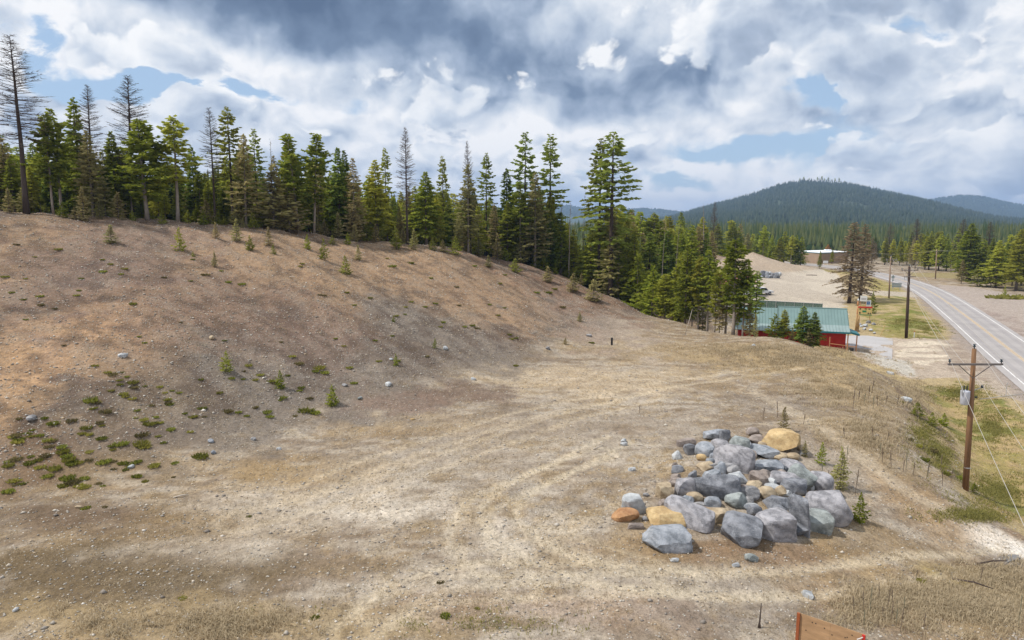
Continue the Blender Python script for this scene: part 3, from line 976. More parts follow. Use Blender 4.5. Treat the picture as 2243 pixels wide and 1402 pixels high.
def crown_mesh(name, H, base, R, pts, mats, seed, prof='cone', step=.42, nb=(5, 7), el_lo=-12, el_hi=38, droop=.18, dens=3.2, leaf=.5, sticks=True,
               ragged=.3, bare=False, lump=.0, gap=.0, side=None, lw=.30):
    """branches in whorls carrying flat sprays of needles (or only twigs)"""
    rng = random.Random(seed)
    V = []; F = []; MI = []

    def card(p, d, l, wd, mi):
        # a slightly folded leaf-shaped spray
        d = d.normalized()
        s = d.cross(Vector((rng.uniform(-1, 1), rng.uniform(-1, 1), rng.uniform(-.2, 1)))).normalized()
        a = p; m_ = p + d * (l * .5); e = p + d * l + Vector((0, 0, -l * .12))
        k = len(V)
        V.extend([a, m_ + s * wd, e, m_ - s * wd + Vector((0, 0, -wd * .3))])
        F.append((k, k + 1, k + 2, k + 3)); MI.append(mi)

    def stick(p, q, r, mi):
        d = (q - p)
        u = d.cross(Vector((0, 0, 1)))
        if u.length < 1e-4: u = Vector((1, 0, 0))
        u = u.normalized() * r; v = d.cross(u).normalized() * r
        k = len(V)
        V.extend([p + u, p - u * .5 + v * .87, p - u * .5 - v * .87, q])
        F.extend([(k, k + 1, k + 3), (k + 1, k + 2, k + 3), (k + 2, k, k + 3)]); MI.extend([mi] * 3)

    zb = base * H
    z = zb
    az0 = rng.uniform(0, 6.28)
    while z < H * .985:
        t = (z - zb) / (H - zb)
        if prof == 'cone': L = R * (1 - t) ** .85 * min(1, .55 + t * 3.0)
        elif prof == 'spire': L = R * ((1 - t) ** .7) * min(1, .45 + t * 2.2)
        elif prof == 'pine': L = R * min(1, .5 + 1.6 * t) * (1 - t ** 2.4) ** .9 + .15
        elif prof == 'round': L = R * math.sqrt(max(0.0, 1 - (2 * t - .9) ** 2 * .8)) * (1 if t < .9 else .6)
        else: L = R * (1 - t) ** .6
        L = max(L, .12)
        if lump: L *= 1 + lump * math.sin(z * 1.7 + seed) * rng.uniform(.3, 1)
        n_ = rng.randint(*nb)
        az0 += 2.4
        for b_ in range(n_):
            if gap and rng.random() < gap: continue
            a = az0 + b_ * 6.283 / n_ + rng.uniform(-.35, .35)
            Lb = L * rng.uniform(1 - ragged, 1 + ragged * .8)
            if side is not None: Lb *= 1 + side * math.cos(a)
            el_ = math.radians(el_lo + (el_hi - el_lo) * t + rng.uniform(-9, 9))
            ca_, sa_ = math.cos(a), math.sin(a)
            zz = z + rng.uniform(-.5, .5) * step
            ax = axis_at(pts, zz)

            def bp_(s):
                r_ = Lb * s
                return Vector((ax[0] + ca_ * r_ * math.cos(el_), ax[1] + sa_ * r_ * math.cos(el_), zz + r_ * math.sin(el_) - droop * Lb * s * s + (.10 * Lb * max(0, s - .7) if droop > 0 else 0)))
            if sticks or bare:
                stick(bp_(0), bp_(.55), .022 + .011 * Lb, 1); stick(bp_(.5), bp_(1.0), .016 + .005 * Lb, 1)
            nt = max(2, int(Lb * dens + .5))
            for i in range(nt):
                s = .18 + .82 * (i + rng.uniform(.1, .9)) / nt
                if not bare and s < .3 and L > 1.2 and rng.random() < .6: continue
                p = bp_(s)
                for sg in (-1, 1):
                    th = a + sg * math.radians(rng.uniform(30, 75))
                    l = leaf * (.6 + .9 * (1 - s)) * rng.uniform(.7, 1.25) * min(1, .35 + Lb * .5)
                    d = Vector((math.cos(th), math.sin(th), rng.uniform(-.35, .25) + (.25 if bare else 0)))
                    if bare:
                        stick(p, p + d.normalized() * l, .026, 1)
                    else:
                        card(p, d, l, l * lw * rng.uniform(.8, 1.2), 0)
            if not bare:
                card(bp_(.8), Vector((ca_, sa_, .1)), leaf * .9 * min(1, .35 + Lb), leaf * .22, 0)
        z += step * (1.1 - .45 * t) * rng.uniform(.8, 1.2)
    if not bare:
        tp = Vector((*axis_at(pts, H * .97), H * .95))
        for i in range(5):
            card(tp + Vector((0, 0, i * .08)), Vector((rng.uniform(-.5, .5), rng.uniform(-.5, .5), 1)), .5, .09, 0)
    return new_mesh(name, V, F, mats, False, MI)


KINDS = {}


def make_kind(key, n, H, r0, bark, tw=M_TWIG, leafm=None, lean=0.0, **kw):
    KINDS[key] = []
    for i in range(n):
        sd = hash_str(key) + i * 17
        rg = random.Random(sd)
        tm, pts = trunk_mesh("trunk", H, r0 * rg.uniform(.85, 1.15), bark, (rg.uniform(-lean, lean), rg.uniform(-lean, lean)), seed=sd)
        k2 = dict(kw)
        k2['base'] = kw['base'] * rg.uniform(.85, 1.15); k2['R'] = kw['R'] * rg.uniform(.88, 1.14)
        cm = crown_mesh("crown", H, pts=pts, mats=[leafm or M_FIR, tw], seed=sd, **k2)
        KINDS[key].append((H, tm, cm))


def hash_str(s):
    return sum(ord(c) * (i + 3) for i, c in enumerate(s))


make_kind('fir', 4, 16, .20, M_BARK, leafm=M_FIR, base=.16, R=2.9, prof='cone', step=0.4, dens=4.2, leaf=0.66, droop=.16, ragged=0.5, sticks=False, lw=0.3, gap=0.1)
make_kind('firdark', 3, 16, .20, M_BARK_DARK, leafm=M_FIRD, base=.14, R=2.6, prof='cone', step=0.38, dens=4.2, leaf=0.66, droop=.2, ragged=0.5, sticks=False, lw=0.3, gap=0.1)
make_kind('firtall', 4, 22, .26, M_BARK_DARK, leafm=M_FIRD, base=.40, R=3.2, prof='spire', step=0.6, nb=(4, 6), dens=3.8, leaf=0.68, droop=.10, el_lo=-14, el_hi=40, ragged=0.5, sticks=True, gap=0.16, lw=0.28)
make_kind('pine', 4, 15, .19, M_BARK_PALE, leafm=M_FIR, base=0.36, R=2.6, prof='spire', step=.45, dens=4.0, leaf=0.66, droop=.06, el_lo=-4, el_hi=40, ragged=0.55, lump=0.35, sticks=True, lean=.02, lw=0.3, gap=0.12)
make_kind('pinebush', 2, 14, .22, M_BARK_PALE, leafm=M_PINE, base=.22, R=3.2, prof='spire', step=.40, dens=4.2, leaf=0.66, droop=.05, el_lo=-5, el_hi=40, ragged=0.55, lump=.3, sticks=True, side=.3, lw=0.3, gap=0.08)
make_kind('larch', 4, 14, .17, M_BARK_PALE, leafm=M_LARCH, base=0.16, R=2.3, prof='cone', step=.40, dens=4.2, leaf=0.58, droop=.05, el_lo=-6, el_hi=45, ragged=0.5, sticks=True, gap=0.12, lw=0.22)
make_kind('larchbare', 3, 20, .24, M_BARK_DARK, base=.36, R=3.3, prof='spire', step=.36, nb=(3, 5), dens=3.0, leaf=0.8, droop=.02, el_lo=-16, el_hi=50, ragged=.45, bare=True, lean=.015, tw=M_TWIG)
make_kind('snag', 2, 14, .15, M_BARK_PALE, base=.35, R=.8, prof='spire', step=.8, nb=(1, 3), dens=1.5, leaf=.3, droop=.1, ragged=.6, bare=True, lean=.05, tw=M_TWIG)
make_kind('deadspruce', 2, 18.5, .32, M_BARK_DARK, leafm=M_DEAD, base=.12, R=4.6, prof='cone', step=0.4, nb=(6, 8), dens=3.4, leaf=0.62, droop=.22, ragged=0.5, sticks=True, lw=0.15, gap=0.28)
make_kind('sapling', 4, 4, .05, M_BARK, leafm=M_YOUNG, base=.03, R=1.25, prof='cone', step=0.26, dens=4.5, leaf=0.42, droop=-.05, el_lo=12, el_hi=55, ragged=0.6, sticks=False, lw=0.26, gap=0.25)
make_kind('saplingdark', 3, 4, .05, M_BARK, leafm=M_PINE, base=.03, R=1.25, prof='cone', step=0.24, dens=4.8, leaf=0.42, droop=-.05, el_lo=12, el_hi=55, ragged=0.6, sticks=False, lw=0.26, gap=0.22)
make_kind('larchling', 3, 4, .04, M_BARK_PALE, leafm=M_LARCH, base=.06, R=1.0, prof='cone', step=.22, nb=(4, 6), dens=5.5, leaf=0.34, droop=0, el_lo=10, el_hi=50, ragged=.4, sticks=True, lw=0.3)

TREES = []
_cnt = {}
_trng = random.Random(5)


def tree(key, X, Y, H, label, group=None, name='conifer_tree', cat='tree', wide=1.0, lean=None, var=None, zoff=0.0):
    v = KINDS[key]
    k = _cnt.get(key, 0) if var is None else var
    _cnt[key] = k + 1
    H0, tm, cm = v[k % len(v)]
    if name == 'conifer_tree':
        name = {'fir': 'fir_tree', 'firdark': 'fir_tree', 'firtall': 'tall_fir_tree', 'pine': 'pine_tree', 'pinebush': 'pine_tree', 'larch': 'larch_tree', 'larchbare': 'bare_larch_tree', 'snag': 'dead_snag', 'deadspruce': 'dead_spruce_tree'}.get(key, 'young_conifer_tree')
    s = H / H0
    z = hz(X, Y) + zoff
    e = empty(name, (X, Y, z - .1), _trng.uniform(0, 6.28))
    e.scale = (s * wide * 1.1, s * wide * 1.1, s)
    if lean:
        e.rotation_euler = (lean[1], lean[0], e.rotation_euler.z if abs(lean[0]) + abs(lean[1]) == 0 else 0)
    link("trunk", tm, e)
    link("crown", cm, e)
    tag(e, label, cat, group)
    TREES.append((X, Y, H))
    return e


def tree_px(key, px, ytop, Y, label, group=None, px_top=None, **kw):
    """a tree standing at distance Y under a picture column, as tall as the photograph shows"""
    X = (px - CX) / FPX
    g = None
    for _ in range(4):
        zc = hz(X * Y, Y) if g is None else g
        depth = Y * math.cos(PITCH) - (zc - CAMZ) * math.sin(PITCH)
        x = (px - CX) / FPX * depth
        g = hz(x, Y)
    top = at_y(px if px_top is None else px_top, ytop, Y)
    H = top[2] - g
    if px_top is not None:
        kw['lean'] = (math.atan2(top[0] - x, H), 0)
    return tree(key, x, Y, H, label, group, **kw)


# ---- trees along the ridge that can be told apart, left to right: kind, column, top row, metres behind the crest, width factor, label
FRONT = [
    ('larchbare', 58, 72, 0.5, 1.25, 'tallest bare larch, leaning left at the far left end of the ridge', 28),
    ('pine', 117, 247, 2, 1.0, 'green conifer on a bare pale trunk just right of the tallest bare larch', None),
    ('pine', 136, 235, 3, 1.0, 'green conifer with a twin-like neighbour, second right of the tallest bare larch', None),
    ('larch', 20, 300, 5, 1.3, 'tan-green larch behind the tallest bare larch at the left edge', None),
    ('firdark', 4, 258, 8, 1.2, 'dark conifer cut by the left edge of the picture', None),
    ('fir', 182, 210, 6, .9, 'slender dark green fir beside a bare larch top, left part of the ridge', None),
    ('larchbare', 205, 182, 4, .9, 'bare dark larch with thin spire, second bare top from the left', 190),
    ('larch', 205, 285, 2, 1.2, 'brownish larch in front of the second bare top from the left', None),
    ('larchbare', 290, 160, 7, 1.15, 'bare larch with wide fan of branches above a bushy yellow-green pine', 284),
    ('pinebush', 323, 256, 1, 1.35, 'bushy bright green pine with crooked pale trunk, left part of the ridge', 300),
    ('fir', 258, 285, 7, 1.0, 'dark green fir just left of the bushy bright green pine', None),
    ('pine', 390, 252, 1, 1.15, 'broad green pine with two pale trunks below, fourth tall crown from left', 382),
    ('fir', 350, 330, 9, 1.0, 'half hidden dark fir between the bushy pine and the broad pine', None),
    ('larchbare', 472, 232, 3, .85, 'thin bare larch with drooping twigs above green crowns, x-shaped top', 460),
    ('firdark', 430, 318, 8, 1.0, 'low dark fir left of the thin bare larch', None),
    ('firtall', 512, 230, 3, 1.1, 'tallest green conifer of the left half, narrow dark spire', None),
    ('larch', 539, 290, 1, 1.1, 'tan larch with pale trunk right of the tallest green spire', 533),
    ('firtall', 566, 278, 4, .9, 'pointed dark fir right of the tan larch with pale trunk', None),
    ('larch', 606, 338, 1.5, 1.0, 'tan bushy larch with a dead tip in a gap of the ridge', None),
    ('snag', 598, 302, 3, .8, 'thin dead spike rising above the tan bushy larch', 594),
    ('pine', 655, 288, 1, 1.1, 'green pine with long pale slanting trunk, ridge centre left', 632),
    ('fir', 641, 295, 5, .9, 'green fir close behind the pine with the slanting trunk', None),
    ('pine', 688, 289, 2, 1.1, 'green pine with pointed crown and dark trunk, ridge centre left', 693),
    ('firdark', 746, 319, 4, 1.0, 'dark open-crowned fir with a double top, left one', None),
    ('firdark', 760, 327, 5, .9, 'dark open-crowned fir with a double top, right one', None),
    ('larch', 778, 344, 2, 1.1, 'tan larch with drooping top right of the double-topped fir', None),
    ('fir', 826, 348, 3, 1.25, 'dense dark green cone-shaped fir in the middle of the ridge', None),
    ('firtall', 848, 322, 9, .8, 'sparse dark fir peeking over the dense cone-shaped fir', None),
    ('larchbare', 893, 276, 0, .7, 'bare larch with a long straight pale trunk in the middle of the ridge', 886),
    ('fir', 934, 374, 3, 1.3, 'bright green round-topped fir right of the straight bare larch', None),
    ('firtall', 972, 338, 6, .75, 'lean conifer with tufted open top near the middle of the ridge', None),
    ('larch', 1026, 360, 1, 1.1, 'tall tan larch below a bare twig top, pale trunk to the ground', None),
    ('larchbare', 1032, 305, 2, .45, 'bare twig top standing over the tall tan larch', 1024),
    ('firtall', 1066, 332, 9, .8, 'lone sparse fir with layered branches, left of the three tallest', None),
    ('firdark', 1110, 366, 10, .9, 'small dark fir top left of the three tallest firs', None),
    ('firtall', 1150, 285, 6, 1.0, 'very tall dark fir with layered branches, left of a close pair', None),
    ('firtall', 1204, 292, 7, 1.05, 'very tall dark fir with layered branches, right of a close pair', None),
    ('larch', 1172, 374, 2, 1.1, 'tan-green larch with several pale trunks below the tall pair', None),
    ('pine', 1140, 400, 2, 1.0, 'yellow-green pine below the left one of the tall pair', None),
    ('snag', 1246, 437, 2, .9, 'dark dead snag with stubby branches right of the tall pair', None),
    ('snag', 1230, 424, 5, .7, 'thin dead snag close right of the tall pair', None),
    ('snag', 1275, 400, 8, .4, 'thin bare pole left of the rightmost tall fir pair', None),
    ('firtall', 1310, 298, 4, 1.0, 'shorter left tree of the rightmost tall fir pair', None),
    ('firtall', 1336, 284, 2, 1.25, 'tallest right tree of the rightmost tall fir pair', None),
    ('pine', 1205, 425, 6, .8, 'half bare green conifer behind the snags on the ridge', None),
    ('larch', 1340, 470, 3, 1.3, 'brownish larch at the foot of the tallest right fir', None),
    ('fir', 1255, 500, 5, 1.1, 'dark squat fir in front of the dead snags', None),
]
for key, px, yt, off, wd, lab, ptop in FRONT:
    tree_px(key, px, yt, crestY(px) + off, lab, None, wide=wd, px_top=ptop)

# ---- fill of the forest behind the ridge
SKY_X = [-300, 0, 60, 120, 180, 260, 300, 345, 385, 430, 470, 510, 545, 600, 640, 700, 750, 800, 850, 900, 960, 1010, 1060, 1120, 1160, 1200, 1240, 1270, 1310, 1350, 1390, 1450, 1500, 1560]
SKY_T = [300, 300, 330, 310, 300, 330, 330, 380, 320, 370, 340, 320, 330, 380, 350, 345, 370, 390, 390, 400, 400, 410, 420, 420, 400, 410, 460, 500, 470, 440, 470, 462, 470, 480]
fr = random.Random(21)
MARKS = sorted([(20, 'the tallest bare larch'), (127, 'the twin conifers'), (200, 'the second bare top'), (270, 'the fan-shaped bare larch'),
                (322, 'the bushy bright green pine'), (390, 'the two-trunked pine'), (462, 'the thin bare larch'), (512, 'the tallest green spire'),
                (560, 'the pointed dark fir'), (604, 'the dead spike'), (650, 'the slanting pine'), (690, 'the pointed green pine'),
                (752, 'the double-topped fir'), (782, 'the drooping tan larch'), (830, 'the dense cone-shaped fir'), (890, 'the straight bare larch'), (934, 'the round-topped fir'),
                (972, 'the tufted open top'), (1028, 'the tall tan larch'), (1068, 'the lone layered fir'), (1110, 'the small dark fir top'), (1150, 'the left tall twin'),
                (1204, 'the right tall twin'), (1245, 'the dead snags'), (1310, 'the rightmost tall pair'), (1375, 'the last tall fir')])


def near_mark(x):
    m = min(MARKS, key=lambda q: abs(q[0] - x))
    return ('left of ' if x < m[0] - 6 else 'right of ' if x > m[0] + 6 else 'right behind ') + m[1]


_used = set()


def uniq(lab, alts):
    for a_ in alts:
        l_ = lab.replace('@', a_)
        if l_ not in _used:
            _used.add(l_)
            return l_
    return lab.replace('@ ', '')


fill_lab = {
    'fir': 'green fir in the thick of the forest behind the ridge',
    'firdark': 'dark shaded fir deep in the forest behind the ridge',
    'pine': 'pale-trunked pine among the forest behind the ridge',
    'larch': 'tan budding larch among the forest behind the ridge',
}
px = -60.0
while px < 1395:
    for row, (o0, o1, p) in enumerate(((3, 9, .8), (10, 22, 1.0), (24, 45, .55))):
        if fr.random() > p: continue
        x = px + fr.uniform(-10, 10)
        Yc = crestY(x) + fr.uniform(o0, o1)
        yt = np.interp(x, SKY_X, SKY_T) - 12 + fr.uniform(0, 62) + (30 if row == 0 else 0)
        key = fr.choices(['fir', 'firdark', 'pine', 'larch'], [4.6, 2.6, 2.6, (2.6, 1.6, .6)[row]])[0]
        what = {'fir': 'green fir', 'firdark': 'dark fir', 'pine': 'pale-trunked pine', 'larch': 'tan larch'}[key]
        deep = ('in the front row', 'in the second row', 'deep in the forest')[row]
        lab = uniq('@ ' + what + ' ' + deep + ', ' + near_mark(x), ['slender' if yt > np.interp(x, SKY_X, SKY_T) + 40 else 'taller', 'half hidden', 'crowded'])
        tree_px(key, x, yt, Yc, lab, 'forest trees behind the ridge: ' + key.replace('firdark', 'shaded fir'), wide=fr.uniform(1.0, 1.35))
    px += 18

# ---- woods beyond the cut, right of the ridge
px = 1375.0
mid_lab = {'fir': 'green fir in the woods beyond the red building and spoil heaps', 'firdark': 'dark fir in the woods beyond the red building and spoil heaps',
           'pine': 'pine with visible trunk in the woods beyond the spoil heaps', 'larch': 'tan larch in the woods beyond the red building and spoil heaps'}
MID_X = [1370, 1420, 1480, 1540, 1580, 1640, 1700, 1745]
MID_T = [452, 462, 462, 470, 490, 492, 500, 520]
while px < 1745:
    for row, (y0, y1) in enumerate(((135, 160), (175, 215), (235, 285))):
        if px > 1560 and row == 0: continue
        if px > 1470 and row == 1: continue
        x = px + fr.uniform(-9, 9)
        Yc = fr.uniform(y0, y1) if px < 1600 else fr.uniform(262, 300)
        yt = np.interp(x, MID_X, MID_T) + (fr.uniform(-4, 34) if px < 1600 else fr.uniform(-10, 22)) + (18 if row == 0 else 0)
        key = fr.choices(['fir', 'firdark', 'pine', 'larch'], [4, 2, 2.5, 1.6])[0]
        mk_ = min([(1400, 'behind the last tall fir'), (1440, 'behind the leaning bare pole'), (1475, 'behind the straight bare pole'), (1510, 'behind the dark fir clump'), (1545, 'below the bare twig top'),
                   (1580, 'left of the mountain foot'), (1610, 'behind the tall wide pine'), (1650, 'above the highest spoil heap'), (1690, 'right of the highest spoil heap'), (1725, 'at the right end of the spoil heaps')], key=lambda q: abs(q[0] - x))[1]
        lab = uniq('@ ' + {'fir': 'green fir', 'firdark': 'dark fir', 'pine': 'open-trunked pine', 'larch': 'tan larch'}[key] + ' in far woods ' + mk_, [('near', 'middle-distance', 'distant')[row], 'narrow', 'crowded'])
        tree_px(key, x, yt, Yc, lab, 'woods beyond the spoil heaps: ' + key, wide=fr.uniform(1.0, 1.4))
    px += 15 if px < 1600 else 9
tree_px('snag', 1540, 445, 230, 'bare twig top standing over the woods left of the mountain', None)
tree_px('larchbare', 1558, 440, 210, 'bare larch left of the mountain foot, above the woods', None, wide=.6)

# ---- trees right of the road
px = 1900.0
rt_lab = {'fir': 'green fir in the row of woods across the road', 'firdark': 'dark fir in the row of woods across the road', 'pine': 'pine in the row of woods across the road',
          'larch': 'tan larch in the row of woods across the road', 'deadspruce': 'greyish brown dying spruce in the row of woods across the road'}
RX = [1890, 1960, 2010, 2040, 2080, 2120, 2160, 2200, 2243, 2330]
RTp = [520, 525, 505, 510, 520, 492, 520, 520, 500, 495]
RBY = [300, 280, 262, 250, 245, 215, 205, 195, 185, 170]
while px < 2330:
    for row in range(3):
        x = px + fr.uniform(-8, 8)
        Yc = np.interp(x, RX, RBY) + (fr.uniform(0, 10) if row == 0 else fr.uniform(18, 60))
        yt = np.interp(x, RX, RTp) + fr.uniform(-6, 30) - (6 if row else 0)
        key = fr.choices(['fir', 'firdark', 'pine', 'larch', 'deadspruce'], [4, 3, 2, 1, 1.3 if x < 2010 else 0])[0]
        mk_ = min([(1905, 'right of the thin far pole'), (1930, 'left of the weathered pole'), (1955, 'behind the weathered pole'), (1985, 'behind the dark power pole'), (2015, 'right of the dark power pole'),
                   (2045, 'behind the pale pole'), (2075, 'right of the pale pole'), (2105, 'left of the biggest bright fir'), (2135, 'right of the biggest bright fir'), (2180, 'behind the yellow-green bushes'), (2225, 'near the right edge')], key=lambda q: abs(q[0] - x))[1]
        lab = uniq('@ ' + {'fir': 'green fir', 'firdark': 'dark fir', 'pine': 'pine', 'larch': 'tan larch', 'deadspruce': 'dying brown spruce'}[key] + ' across the road, ' + mk_, ['front-row' if row == 0 else 'back-row', 'narrow', 'crowded'])
        tree_px(key, x, yt, Yc, lab, 'row of woods across the road: ' + key, wide=fr.uniform(.95, 1.3) * (.6 if key == 'deadspruce' else 1))
    px += 15 if px < 2100 else 19
for x_, yt_, Yc_, lb in [(2003, 478, 285, 'tall greyish bare larch over the woods across the road, left one'), (2100, 478, 262, 'tall greyish bare larch over the woods across the road, right one'),
                         (1945, 488, 300, 'dead top above the woods behind the crossarm pole across the road'), (2160, 485, 240, 'brown bare crown over the woods near the right edge')]:
    tree_px('larchbare', x_, yt_, Yc_, lb, None, wide=1.2)
tree_px('fir', 2118, 488, 212, 'big bright green fir, largest of the woods across the road', None, wide=1.5)
tree_px('fir', 2225, 500, 182, 'broad green fir at the right edge across the road', None, wide=1.5)
tree_px('fir', 2180, 525, 190, 'broad green fir second from the right edge across the road', None, wide=1.4)

# ---- the brown pair and the trees near the buildings
e1 = tree_px('deadspruce', 1860, 484, 153, 'left one of the pair of rusty brown spruces behind the red building', None, wide=1.12)
e2 = tree_px('deadspruce', 1884, 487, 158, 'right one of the pair of rusty brown spruces behind the red building', None, wide=1.05)
NEAR = [  # kind, base column, base row, top row, width, label
    ('pine', 1606, 728, 522, 1.25, 'tall green pine with wide crown left of the red building'),
    ('pine', 1588, 726, 545, 1.0, 'green pine with dark trunk, left neighbour of the tall wide pine'),
    ('pine', 1626, 730, 565, .95, 'green pine leaning over the fence left of the red building'),
    ('firtall', 1652, 728, 590, 1.15, 'sparse fir with tiered branches nearest the green roof'),
    ('pine', 1548, 712, 545, 1.0, 'slim green pine in the clump left of the red building'),
    ('pine', 1528, 706, 560, 1.0, 'slim green pine with bare stem in the clump above the cut'),
    ('fir', 1500, 690, 535, 1.0, 'tall dark fir in the clump at the right end of the cut'),
    ('fir', 1484, 688, 550, .9, 'dark fir beside the leaning bare pole'),
    ('snag', 1474, 690, 482, .5, 'straight bare pole standing in the clump at the end of the cut'),
    ('snag', 1446, 668, 500, .5, 'leaning bare pole left of the straight bare pole'),
    ('saplingdark', 1395, 672, 562, 1.1, 'bright green young fir at the upper right end of the bank'),
    ('saplingdark', 1428, 684, 590, 1.2, 'bushy young fir right of the bright green young fir'),
    ('pinebush', 1455, 694, 598, 1.3, 'yellow-green bushy pine low on the right end of the bank'),
    ('pinebush', 1418, 680, 625, 1.4, 'low yellow-green bush-like pine at the bank edge'),
    ('pinebush', 1378, 655, 605, 1.4, 'small yellow-green pine bush at the top of the bank'),
    ('pinebush', 1490, 700, 620, 1.3, 'round yellow-green pine under the straight bare pole'),
]
for key, px, yb, yt, wd, lab in NEAR:
    tree_px(key, px, yt, crestY(px) + (690 - yb) * .02 + 1.0 + (hash_str(lab) % 5) * .7, lab, None, wide=wd)
for i, (px, yb, yt) in enumerate([(1565, 716, 590), (1575, 720, 600), (1613, 730, 610), (1640, 731, 640), (1515, 700, 600), (1538, 708, 610)]):
    tree_px(('pine', 'larch')[i % 2], px, yt, crestY(px) + 1 + i * .6, ('slender green pine', 'slender tan larch')[i % 2] + ' in the clump by the red building, ' + ['left of the dark-trunked pine', 'touching the dark-trunked pine', 'under the tall wide pine', 'beside the tiered fir', 'right of the tall dark fir', 'between the two slim pines'][i], 'slender trees in the clump left of the red building', wide=.8)

for key, px, yt, Yr, wd, lab in [
        ('saplingdark', 1697, 690, 87.5, 1.45, 'bushy bright green fir in front of the green roof, left group'),
        ('fir', 1716, 676, 88, 1.6, 'pointed green fir in front of the green roof, left of two groups'),
        ('firdark', 1756, 668, 87, 1.7, 'taller green pine in front of the green roof, right group'),
        ('firdark', 1780, 681, 86.5, 1.7, 'shorter green pine in front of the green roof, right group'),
        ('larchling', 1654, 690, 88, .8, 'thin leafless young larch in front of the low green roof'),
        ('larchling', 1735, 722, 87, 1.6, 'dark leafless brush between the two fir groups at the red wall'),
        ('larchling', 1770, 722, 86, 1.6, 'brown leafless brush at the foot of the right fir group')]:
    tree_px(key, px, yt, Yr, lab, None, wide=wd)

